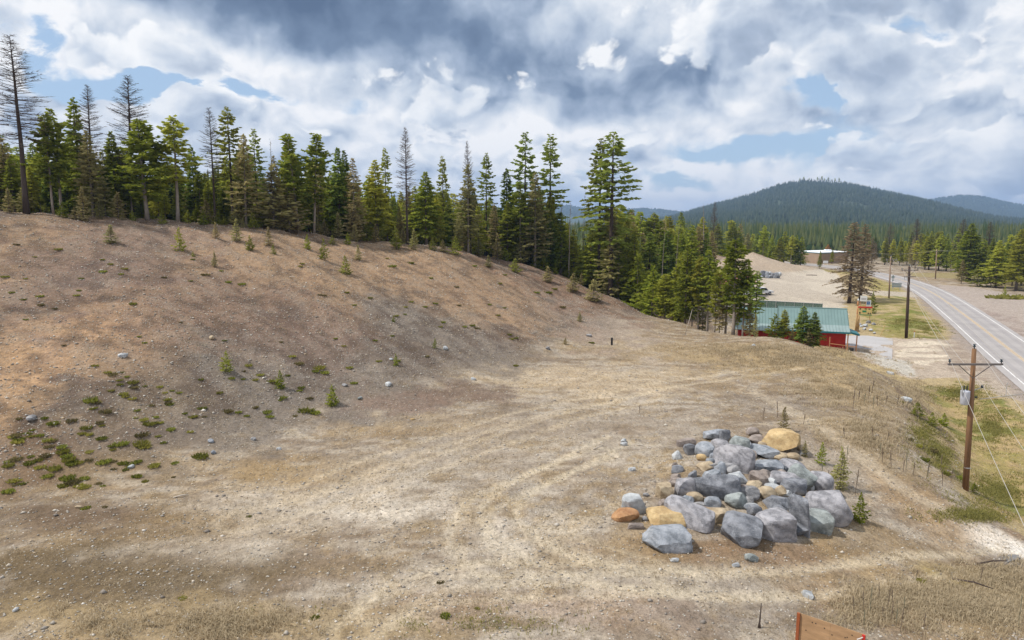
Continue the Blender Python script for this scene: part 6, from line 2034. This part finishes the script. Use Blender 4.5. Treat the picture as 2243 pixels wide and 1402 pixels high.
m_ffar = mat_leaf("far_conifers", (.030, .050, .036), (.078, .098, .062), 0, .2)
m_ffar2 = mat_leaf("valley_conifers", (.035, .062, .026), (.120, .130, .050), 0, .2)
rs = np.random.RandomState(3)
N = 26000
X = rs.uniform(x1[0], x1[-1], N); Y = 960 + (3000 - 960) * rs.uniform(0, 1, N) ** .9
X = X * (.12 + .88 * Y / 2500)
zz = f1(X, Y); keep = zz > 1
dn = fbm(X, Y, .006, 4, 3)
keep &= (dn > .40) | (rs.uniform(size=N) < .35)
keep &= ~((zz > .94 * zz.max()) & (rs.uniform(size=N) < .8))
X, Y, zz = X[keep], Y[keep], zz[keep]
far_trees("mountain_forest", X, Y, zz, rs.uniform(10, 19, len(X)), rs.uniform(2.6, 4.4, len(X)), [m_ffar], 'blue-green conifer forest covering the round mountain', 5, 5, 2)
N = 9000
X = rs.uniform(x2[0], x2[-1], N); Y = rs.uniform(3500, 4950, N); X = X * (.12 + .88 * Y / 4700); zz = f2(X, Y)
far_trees("hill_forest", X, Y, zz, rs.uniform(12, 20, N), rs.uniform(5, 8, N), [m_ffar], 'hazy forest on the farther hill at the right edge', 6, 5, 1)
N = 5000
X = rs.uniform(-900, 2300, N); Y = rs.uniform(4300, 5400, N); zz = f3(X, Y)
far_trees("ridge_forest", X, Y, zz, rs.uniform(12, 20, N), rs.uniform(7, 11, N), [m_ffar], 'faint forest on the low blue ridge far behind the trees', 7, 5, 1)
# valley woods between the road and the mountain
N = 15000
Y = 345 + 700 * rs.uniform(0, 1, N) ** 1.3; pxx = rs.uniform(1180, 2420, N); X = (pxx - CX) / FPX * Y
keep = fbm(X, Y, .03, 3, 66) > .36
wh_c = np.array([cen[0] + kN[0], cen[1] + kN[1]])
keep &= np.hypot(X - wh_c[0], Y - wh_c[1]) > 42
keep &= (Y > 375) | (pxx > 1900) | (pxx < 1735)
for k in range(0, len(RC), 4):
    keep &= np.hypot(X - RC[k, 0], Y - RC[k, 1]) > 11
X, Y = X[keep], Y[keep]
zz = lookup(Z, X, Y)
far_trees("valley_forest", X, Y, zz, (6 + 12 * rs.uniform(0, 1, len(X)) ** 1.4) * (.7 + .6 * fbm(X, Y, .02, 3, 77)), rs.uniform(1.6, 3.2, len(X)), [m_ffar2], 'green conifer woods filling the valley below the mountain', 8, 6, 3)
N = 1500
pxx = rs.uniform(-120, 1400, N); Y = np.interp(pxx, CREST_X, CREST_Y) + rs.uniform(14, 75, N); X = (pxx - CX) / FPX * Y; zz = lookup(Z, X, Y)
yt_ = np.interp(pxx, SKY_X, SKY_T) + rs.uniform(25, 110, N)
Hb = np.clip(np.array([at_y(a_, b_, c_)[2] for a_, b_, c_ in zip(pxx, yt_, Y)]) - zz, 2.5, 15)
m_fback = mat_leaf("back_conifers", (.030, .050, .018), (.115, .125, .042), 0, .25)
far_trees("back_forest", X, Y, zz, Hb, rs.uniform(1.2, 2.1, N), [m_fback], 'dim forest filling the gaps between trunks behind the ridge', 9, 7, 6)
# pines along the mountain top, thin trunked
for i, px in enumerate([1772, 1790, 1800, 1806, 1814, 1822, 1829, 1838, 1752, 1760, 1850]):
    c = at_y(px, 398, 2500); g = float(f1(np.array([c[0]]), np.array([2500.0]))[0])
    v = KINDS['pine'][i % 4]; Hh = 15 + (i * 7 % 5) * 2.0
    e_ = empty("summit_pine", (c[0], 2500, g - .5)); e_.scale = (Hh / v[0] * 1.3, Hh / v[0] * 1.3, Hh / v[0])
    link("trunk", v[1], e_); link("crown", v[2], e_)
    tag(e_, 'tiny tall pine silhouetted on the mountain top', 'tree', 'pines on the mountain top')

# ================================================================== GROUND COVER
rs = np.random.RandomState(17)


def surf_pts(n, x0, x1_, y0, y1_, pw=1.6):
    """more points close by, as they show larger there"""
    u = rs.uniform(0, 1, n)
    Y_ = y0 + (y1_ - y0) * u ** pw
    X_ = rs.uniform(x0, x1_, n) * (0.25 + .75 * (Y_ - y0 + 20) / (y1_ - y0 + 20))
    return X_, Y_


def vis(X_, Y_, m=60):
    px_, py_ = project(X_, Y_, lookup(Z, X_, Y_))
    return (px_ > -m) & (px_ < W0 + m) & (py_ < H0 + m)


# loose stones
def pebble_field(name, n, size, mat, label, seed, zmin=None, pw=1.6):
    X_, Y_ = surf_pts(n, -85, 62, 20, 118, pw)
    k = vis(X_, Y_)
    if zmin is not None:
        k &= lookup(Z, X_, Y_) > zmin
    k &= rs.uniform(size=len(X_)) < np.clip(lookup(PEB, X_, Y_) * 1.1, .05, 1)
    k &= lookup(rd, X_, Y_) > 6
    X_, Y_ = X_[k], Y_[k]
    zz = lookup(Z, X_, Y_); m_ = len(X_)
    r_ = size[0] + (size[1] - size[0]) * rs.uniform(0, 1, m_) ** 3
    O8 = np.array([(1, 0, 0), (-1, 0, 0), (0, 1, 0), (0, -1, 0), (0, 0, 1), (0, 0, -1)], float)
    T = np.array([(0, 2, 4), (2, 1, 4), (1, 3, 4), (3, 0, 4), (2, 0, 5), (1, 2, 5), (3, 1, 5), (0, 3, 5)])
    a = rs.uniform(0, 6.28, m_)
    J = O8[None] * rs.uniform(.6, 1.25, (m_, 6, 1)) + rs.uniform(-.22, .22, (m_, 6, 3))
    J[..., 2] *= .6
    ca_, sa_ = np.cos(a)[:, None], np.sin(a)[:, None]
    P_ = np.empty_like(J); P_[..., 0] = J[..., 0] * ca_ - J[..., 1] * sa_; P_[..., 1] = (J[..., 0] * sa_ + J[..., 1] * ca_) * .8; P_[..., 2] = J[..., 2]
    P_ = P_ * r_[:, None, None] + np.stack([X_, Y_, zz + r_ * .15], 1)[:, None]
    FF = (T[None] + (np.arange(m_) * 6)[:, None, None]).reshape(-1, 3)
    tag(link(name, np_mesh(name, P_.reshape(-1, 3), FF, [mat])), label, 'stones', None, 'stuff')


def mat_pebble(name, stops):
    m, t, b = mat_new(name)
    g = t.n('ShaderNodeNewGeometry')
    t.l(t.ramp(g.outputs['Random Per Island'], stops), b.inputs['Base Color'])
    b.inputs['Roughness'].default_value = .9
    return m


m_peb = mat_pebble("mixed_pebbles", [(0, (.20, .17, .145)), (.3, (.31, .275, .235)), (.6, (.42, .375, .315)), (.8, (.54, .49, .42)), (.93, (.46, .34, .21)), (1, (.68, .64, .58))])
pebble_field("loose_stones", 84000, (.018, .10), m_peb, 'loose stones and pebbles strewn over terrace and bank', 1)
pebble_field("loose_cobbles", 2000, (.07, .19), m_peb, 'scattered fist-sized cobbles on terrace and bank', 2)


pebble_field("bank_stones", 44000, (.03, .15), m_peb, 'angular stones strewn down the cut bank', 3, 4.3, 1.15)


# grass: every tuft a handful of bent blades
def grass(name, X_, Y_, hgt, nbl, mats, label, lay_=.6, wid=.012, spread=.16, direc=None):
    m_ = len(X_)
    zz = lookup(Z, X_, Y_)
    tot = m_ * nbl
    cx_ = np.repeat(X_, nbl) + rs.normal(0, 1, tot) * spread; cy_ = np.repeat(Y_, nbl) + rs.normal(0, 1, tot) * spread
    cz_ = lookup(Z, cx_, cy_) - .01
    h_ = np.repeat(hgt, nbl) * rs.uniform(.5, 1.2, tot)
    a = rs.uniform(0, 6.28, tot) if direc is None else direc + rs.normal(0, .9, tot)
    le = lay_ * rs.uniform(.3, 1.3, tot)
    dx_, dy_ = np.cos(a), np.sin(a)
    wd = wid * (1 + .012 * (cy_ - 25)) * rs.uniform(.7, 1.4, tot)
    px_, py_ = -dy_ * wd, dx_ * wd
    k1, k2 = .5, 1.0
    P_ = np.empty((tot, 5, 3), np.float32)
    P_[:, 0] = np.stack([cx_ + px_, cy_ + py_, cz_], 1); P_[:, 1] = np.stack([cx_ - px_, cy_ - py_, cz_], 1)
    mx, my, mz = cx_ + dx_ * h_ * le * .35, cy_ + dy_ * h_ * le * .35, cz_ + h_ * .62 * np.sqrt(np.clip(1 - le * le * .4, .1, 1))
    P_[:, 2] = np.stack([mx - px_ * .7, my - py_ * .7, mz], 1); P_[:, 3] = np.stack([mx + px_ * .7, my + py_ * .7, mz], 1)
    P_[:, 4] = np.stack([cx_ + dx_ * h_ * le, cy_ + dy_ * h_ * le, cz_ + h_ * np.clip(1 - le * .75, .12, 1)], 1)
    b_ = np.arange(tot) * 5
    FF = np.concatenate([np.stack([b_, b_ + 1, b_ + 2], 1), np.stack([b_, b_ + 2, b_ + 3], 1), np.stack([b_ + 3, b_ + 2, b_ + 4], 1)])
    tag(link(name, np_mesh(name, P_.reshape(-1, 3), FF, mats)), label, 'grass', None, 'stuff')


m_dry = mat_leaf("dry_grass_blades", (.34, .265, .165), (.58, .475, .32), 0, .4)
m_dry2 = mat_leaf("brown_grass_blades", (.22, .165, .10), (.42, .33, .21), 0, .4)
m_grn = mat_leaf("green_grass_blades", (.17, .165, .045), (.34, .30, .10), 0, .4)
X_, Y_ = surf_pts(48000, -85, 62, 20, 112, 1.5)
k = vis(X_, Y_) & (lookup(rd, X_, Y_) > 6.5)
gd = fbm(X_, Y_, .16, 4, 37) * .3 + fbm(X_, Y_, .5, 4, 41, .6) * .3 + fbm(X_, Y_, 1.6, 3, 47, .6) * .4
k &= rs.uniform(size=len(X_)) < sstep(.44, .60, gd)
grass("dry_grass", X_[k], Y_[k], rs.uniform(.05, .15, k.sum()), 5, [m_dry2], 'short dry brown grass scattered over the terrace', .9, .010, .12)
X_, Y_ = surf_pts(16000, -85, 62, 20, 110, 1.4)
k = vis(X_, Y_) & (lookup(rd, X_, Y_) > 6.5) & (rs.uniform(size=len(X_)) < sstep(.46, .6, fbm(X_, Y_, .3, 4, 140)))
grass("straw_grass", X_[k], Y_[k], rs.uniform(.07, .2, k.sum()), 6, [m_dry], 'pale straw grass in patches over terrace and bank', 1.0, .011, .14)


def patch(n, lst):
    xs_, ys_ = [], []
    for px_, py_, rx, ry, w_ in lst:
        for _ in range(int(n * w_)):
            a = rs.uniform(0, 6.28); r_ = abs(rs.normal(0, .62)) ** .9
            xs_.append(px_ + rx * r_ * math.cos(a)); ys_.append(py_ + ry * r_ * math.sin(a))
    pts_ = [hit(x, y) for x, y in zip(xs_, ys_)]
    pts_ = np.array([p for p in pts_ if p[1] < 130])
    keep_ = fbm(pts_[:, 0], pts_[:, 1], .45, 4, 60, .65) > rs.uniform(.30, .55, len(pts_))
    pts_ = pts_[keep_]
    return pts_[:, 0], pts_[:, 1]


X_, Y_ = patch(1700, [(1740, 785, 200, 28, .8), (1850, 850, 110, 46, .5), (1900, 950, 110, 60, .5), (2110, 1330, 180, 60, .9), (2180, 1270, 90, 35, .4), (430, 1372, 300, 40, .45), (1940, 1330, 120, 50, .35), (1650, 765, 120, 14, .3), (2000, 860, 70, 40, .2)])
grass("long_dry_grass", X_, Y_, rs.uniform(.25, .55, len(X_)), 14, [m_dry], 'long matted straw grass on the terrace rim and lower right mound', 1.15, .012, .22)
X_, Y_ = patch(1500, [(2170, 930, 80, 60, .6), (2180, 1080, 80, 40, .5), (2100, 860, 70, 22, .5), (1985, 700, 70, 34, .6), (2030, 720, 40, 18, .2), (1940, 622, 30, 14, .2), (2060, 1000, 40, 50, .4), (2020, 950, 40, 40, .3), (2140, 1130, 100, 14, .3), (950, 1370, 300, 25, .12)])
grass("green_grass", X_, Y_, rs.uniform(.10, .26, len(X_)), 12, [m_grn], 'short olive green grass on the roadside verge and ditch', .9, .014, .22)

def beside(px, py, marks):
    m = min(marks, key=lambda q: math.hypot(q[0] - px, (q[1] - py) * 1.6))
    dx_, dy_ = px - m[0], (py - m[1]) * 1.6
    return ('right of ' if dx_ > 0 else 'left of ') + m[2] if abs(dx_) > abs(dy_) else ('below ' if dy_ > 0 else 'above ') + m[2]


TMARK = [(270, 779, 'the whitish stone'), (69, 917, 'the flat grey stone'), (497, 815, 'the yellow-green pine bush'), (614, 851, 'the dark green bush'), (728, 888, 'the neat conifer sapling'),
         (462, 966, 'the blue-grey stone'), (287, 1022, 'the pale stone among tufts'), (464, 740, 'the tan stone'), (394, 549, 'the largest upper sapling'), (244, 533, 'the pale olive larch'),
         (953, 763, 'the small gully bush'), (862, 705, 'the tiny lone fir'), (172, 1112, 'the bleached stone'), (1128, 597, 'the wide pale bush'), (1340, 756, 'the black utility post'), (33, 1336, 'the corner stone'),
         (1747, 1341, 'the plywood board'), (1663, 1375, 'the flared dead stalk'), (2115, 1073, 'the nearest power pole'), (2008, 912, 'the olive bush'), (2066, 932, 'the dark green bank bush'),
         (1985, 875, 'the pale bank rock'), (1740, 960, 'the yellow boulder'), (1830, 1110, 'the largest boulder'), (1799, 1017, 'the sapling behind the pile'), (1120, 1150, 'the wheel tracks'), (150, 1020, 'the densest green patch'), (2085, 1270, 'the dark bent branch')]

# low green tufts on the bank, each one countable
def tuft_mesh(seed, mat, n=120):
    rg = random.Random(seed)
    V = []; F_ = []
    for i in range(n):
        a = rg.uniform(0, 6.28); r_ = rg.random() ** .6 * .5
        p = Vector((math.cos(a) * r_ * rg.uniform(.8, 1.3), math.sin(a) * r_, 0))
        d = Vector((math.cos(a) * .6 + rg.uniform(-.5, .5), math.sin(a) * .6 + rg.uniform(-.5, .5), rg.uniform(.7, 1.8))).normalized()
        l = rg.uniform(.25, .5); s_ = d.cross(Vector((rg.uniform(-1, 1), rg.uniform(-1, 1), .3))).normalized() * .07
        k_ = len(V)
        V.extend([p - Vector((0, 0, .05)), p + d * l * .5 + s_, p + d * l, p + d * l * .5 - s_]); F_.append((k_, k_ + 1, k_ + 2, k_ + 3))
    return new_mesh("tuft", V, F_, [mat])


m_tg = mat_leaf("tuft_green", (.12, .145, .022), (.30, .30, .06), .3, .45, (.32, .28, .07))
m_to = mat_leaf("tuft_olive_brown", (.13, .11, .045), (.27, .22, .095), .3, .35)
TM = [tuft_mesh(i, m_tg) for i in range(4)]; TO = [tuft_mesh(10 + i, m_to) for i in range(2)]
# columns, rows and widths read from the photograph
TUFTS = [(37, 535, 10), (128, 545, 13), (12, 605, 12), (26, 640, 10), (88, 648, 12), (90, 667, 12), (52, 655, 9), (173, 636, 9), (168, 646, 10), (178, 610, 9), (120, 676, 9), (243, 578, 10), (226, 594, 14), (273, 588, 11), (265, 600, 9),
         (450, 601, 13), (500, 617, 12), (530, 622, 12), (291, 665, 14), (640, 780, 13), (655, 795, 16), (700, 805, 20), (710, 815, 16), (765, 805, 13), (775, 838, 12), (247, 820, 16), (235, 815, 12), (290, 836, 20), (262, 832, 10),
         (200, 876, 26), (212, 880, 16), (270, 862, 16), (275, 868, 12), (243, 855, 12), (372, 885, 14), (230, 900, 22), (315, 918, 15), (296, 915, 9), (190, 936, 20), (178, 950, 14), (36, 952, 18), (42, 962, 16), (88, 953, 14), (70, 942, 10), (104, 963, 18),
         (312, 952, 22), (310, 970, 28), (318, 978, 20), (265, 972, 22), (245, 975, 14), (36, 1005, 20), (68, 1000, 12), (140, 988, 16), (150, 1005, 24), (172, 1012, 16), (195, 1008, 14), (228, 1010, 22), (118, 1025, 24), (105, 1042, 18), (150, 1045, 26), (160, 1055, 24),
         (175, 1064, 18), (275, 1028, 12), (300, 1042, 16), (318, 1054, 12), (215, 1058, 10), (374, 940, 16), (416, 945, 12), (440, 998, 26), (384, 1014, 12), (500, 900, 18), (522, 902, 12), (540, 910, 10), (586, 902, 16), (590, 912, 14), (560, 892, 12),
         (570, 820, 12), (545, 800, 14), (670, 898, 24), (690, 903, 18), (1005, 668, 9), (953, 664, 10), (900, 660, 10), (970, 705, 10), (1035, 712, 11), (1045, 718, 9), (1018, 715, 9), (1115, 732, 10), (1130, 740, 9), (830, 790, 10), (935, 780, 10), (872, 790, 9),
         (1200, 640, 14), (1215, 632, 10), (1175, 640, 12), (1232, 672, 12), (1090, 690, 9), (760, 640, 9), (810, 652, 10), (888, 672, 9), (1000, 628, 9), (900, 575, 12), (860, 582, 14), (1040, 582, 10), (188, 1112, 14), (230, 1110, 9), (545, 1130, 9),
         (1296, 750, 10), (1130, 800, 10), (1120, 742, 9), (380, 1045, 8), (20, 1075, 20), (400, 1310, 14), (690, 1352, 14), (975, 1348, 18), (965, 1276, 12), (1045, 1332, 9), (2018, 1272, 16), (1720, 1160, 10), (2010, 975, 16), (2040, 985, 20), (1975, 880, 10), (1950, 975, 9), (2070, 1035, 18), (2100, 1045, 16),
         (1990, 960, 14), (2025, 1005, 18), (2058, 1020, 14), (660, 848, 12), (620, 870, 14), (600, 838, 12), (480, 860, 12), (440, 830, 10), (392, 860, 10), (350, 846, 12), (330, 888, 12), (405, 905, 10), (350, 925, 12)]
tq_ = random.Random(44)
for _ in range(48):
    TUFTS.append((tq_.uniform(0, 360), tq_.uniform(915, 1068), tq_.uniform(9, 22)))
for _ in range(30):
    TUFTS.append((tq_.uniform(200, 720), tq_.uniform(790, 920), tq_.uniform(8, 15)))
for _ in range(34):
    TUFTS.append((tq_.uniform(40, 1200), tq_.uniform(560, 760), tq_.uniform(7, 10)))
for i, (px, py, wpx) in enumerate(TUFTS):
    c = hit(px, py + wpx * .2); d_ = math.hypot(c[1], CAMZ - c[2]); Wm = wpx * d_ / FPX * 1.15
    ol = (i * 37) % 5 == 0
    o = link("grass_tuft", (TO[i % 2] if ol else TM[i % 4]), loc=(c[0], c[1], hz(c[0], c[1]) - .02), rot=(0, 0, i * 1.7), scale=(Wm * .95, Wm * .85, Wm * .75))
    where = 'upper bank' if py < 700 and px < 700 else 'right bank' if px > 700 and py < 860 and px < 1400 else 'lower bank' if px < 720 and py < 1090 else 'ditch bank' if px > 1900 and py < 1100 else 'terrace'
    tag(o, uniq('@ ' + ('olive brown' if ol else 'green') + ' grass tuft on the ' + where + ', ' + beside(px, py, TMARK), ['broad' if wpx > 17 else 'small' if wpx < 12 else 'middling', 'ragged', 'thin']), 'tuft', ('olive' if ol else 'green') + ' tufts on the ' + where)

c = at_z(2208, 655, 0)
tag(link("low_shrub", TM[0], loc=(c[0], c[1], hz(c[0], c[1]) - .1), scale=(7.5, 4.5, 2.6)), 'wide low dark green shrub on the mound beside the pull-out', 'shrub')
# dead mullein stalks
m_stalk = mat_plain("dead_stalk", (.16, .12, .085), .9, .3)
m_stalkg = mat_plain("grey_green_stalk", (.19, .18, .12), .9, .3)


def stalk_mesh(seed, mat):
    rg = random.Random(seed)
    lx, ly = rg.uniform(-.06, .06), rg.uniform(-.06, .06)
    mb = MB().tube([(0, 0, -.05), (lx * .5, ly * .5, .45), (lx, ly, .7), (lx * 1.2, ly * 1.2, .95), (lx * 1.3, ly * 1.3, 1.0)], [.014, .012, .022, .019, .006], 6)
    for k_ in range(3):
        h_ = rg.uniform(.35, .75); a = rg.uniform(0, 6.28)
        mb.tube([(lx * h_, ly * h_, h_), (lx * h_ + math.cos(a) * .08, ly * h_ + math.sin(a) * .08, h_ + .14)], [.008, .009], 4)
    return mb.mesh("dead_stalk", mat)


SM = [stalk_mesh(i, m_stalk) for i in range(3)] + [stalk_mesh(9, m_stalkg)]
STK = [(1868, 900, 48), (1902, 878, 36), (1909, 862, 30), (1912, 898, 32), (1922, 890, 26), (1965, 890, 26), (1880, 880, 24), (1893, 885, 24), (1940, 885, 20), (1933, 1015, 34), (1952, 1026, 40), (1985, 1026, 34), (1978, 1034, 26), (2000, 1042, 30), (2029, 1050, 40), (2032, 1045, 32), (2064, 1065, 34),
       (2082, 1058, 30), (2060, 1030, 34), (1927, 1000, 30), (1943, 970, 26), (1912, 960, 26), (1850, 960, 24), (1800, 1050, 34), (1812, 1068, 38), (1845, 1060, 60), (1873, 1085, 60), (1905, 1345, 60), (1925, 1320, 44), (1943, 1345, 56), (1952, 1365, 44), (1962, 1375, 40), (1972, 1385, 52), (1891, 1340, 44), (1870, 1345, 38),
       (1892, 1372, 34), (2023, 1385, 40), (2006, 1268, 20), (2145, 1280, 40), (2230, 1375, 70), (1703, 915, 36), (1671, 920, 28), (1400, 905, 18), (1855, 1005, 30), (1760, 930, 24), (1955, 1330, 36), (1935, 1360, 30), (1980, 1340, 30)]
for i, (px, py, hpx) in enumerate(STK):
    c = hit(px, py); d_ = math.hypot(c[1], CAMZ - c[2]); Hh = hpx * d_ / FPX
    wide_ = max(1.0, d_ / 32)
    o = link("dead_stalk", SM[i % 4], loc=c, rot=(0, 0, i * 2.1), scale=(wide_ * .85, wide_ * .85, Hh))
    where = 'on the mound' if py > 1250 else 'by the boulders' if px < 1880 and py < 1100 and px < 1880 and py > 900 else 'on the ditch bank'
    tag(o, uniq('@ dead mullein stalk ' + where + ', ' + beside(px, py, TMARK), ['tall' if hpx > 42 else 'short' if hpx < 30 else 'medium', 'thin', 'slightly tilted']), 'stalk', 'dead stalks ' + where)

# bleached sticks and branches on the ground
m_bleach = mat_plain("bleached_wood", (.46, .40, .33), .85, .2)
STI = [(634, 608, 20, -30, 'bleached stick on the upper bank below the ridge'), (1500, 735, 60, 75, 'pale pole leaning at the right end of the bank'), (1135, 596, 60, 5, 'dark branch lying at the foot of the tall firs'),
       (860, 1148, 8, 60, 'short stick standing on the terrace'), (2085, 1270, 60, -28, 'dark bent branch above the lower right mound'), (1300, 985, 22, 20, 'pale stick in the wheel tracks'), (380, 1092, 30, 8, 'bleached branch at the left foot of the bank'),
       (1395, 975, 14, -35, 'small stick left of the boulder pile'), (2140, 1237, 66, 3, 'long dark plank at the edge of the pale puddle ground')]
for px, py, L_, an, lab in STI:
    c = hit(px, py); d_ = math.hypot(c[1], CAMZ - c[2]); Lm = L_ * d_ / FPX
    if an > 50:
        tip = (Lm * math.cos(math.radians(an)), .3, Lm * math.sin(math.radians(an)))
    else:
        tip = (Lm * math.cos(math.radians(an)), Lm * math.sin(math.radians(an)) * 1.6, .12)
    tip2 = (tip[0] * .5 + .05, tip[1] * .5, tip[2] * .5 + .1 * min(1, Lm))
    o = link("fallen_stick", MB().tube([(0, 0, .03), tip2, tip], [.05, .042, .02], 6).mesh("fallen_stick", M_BARK_DARK if 'dark' in lab else m_bleach, True), loc=c)
    tag(o, lab, 'stick')

# puddle on the pale ground at the right
pc = [hit(px, py) for px, py in [(2178, 1226), (2192, 1220), (2215, 1218), (2232, 1222), (2228, 1230), (2205, 1234), (2185, 1232)]]
zp = sum(p[2] for p in pc) / len(pc) + .02
mpd, t, b = mat_new("puddle_water"); b.inputs['Base Color'].default_value = (.16, .15, .14, 1); b.inputs['Roughness'].default_value = .12; b.inputs['Specular IOR Level'].default_value = .5
pd = link("puddle", new_mesh("puddle", [(p[0], p[1], zp) for p in pc], [tuple(range(len(pc)))[::-1]], [mpd]))
tag(pd, kind='structure')

# ================================================================== HAZE
hm = bpy.data.materials.new("haze"); hm.use_nodes = True
t = NT(hm.node_tree)
pv = t.n('ShaderNodeVolumePrincipled')
pv.inputs['Color'].default_value = (.46, .66, 1.0, 1)
pv.inputs['Density'].default_value = .00014
pv.inputs['Anisotropy'].default_value = 0.1
o_ = t.n('ShaderNodeOutputMaterial'); t.l(pv.outputs[0], o_.inputs['Volume'])
hb = link("haze", MB().box((0, 4300, 119), (19000, 10400, 282)).mesh("haze", hm))
tag(hb, 'thin bluish haze lying over the far hills', 'haze', None, 'stuff')
for o in bpy.data.objects:
    if o.name.startswith('haze'):
        o.visible_shadow = True
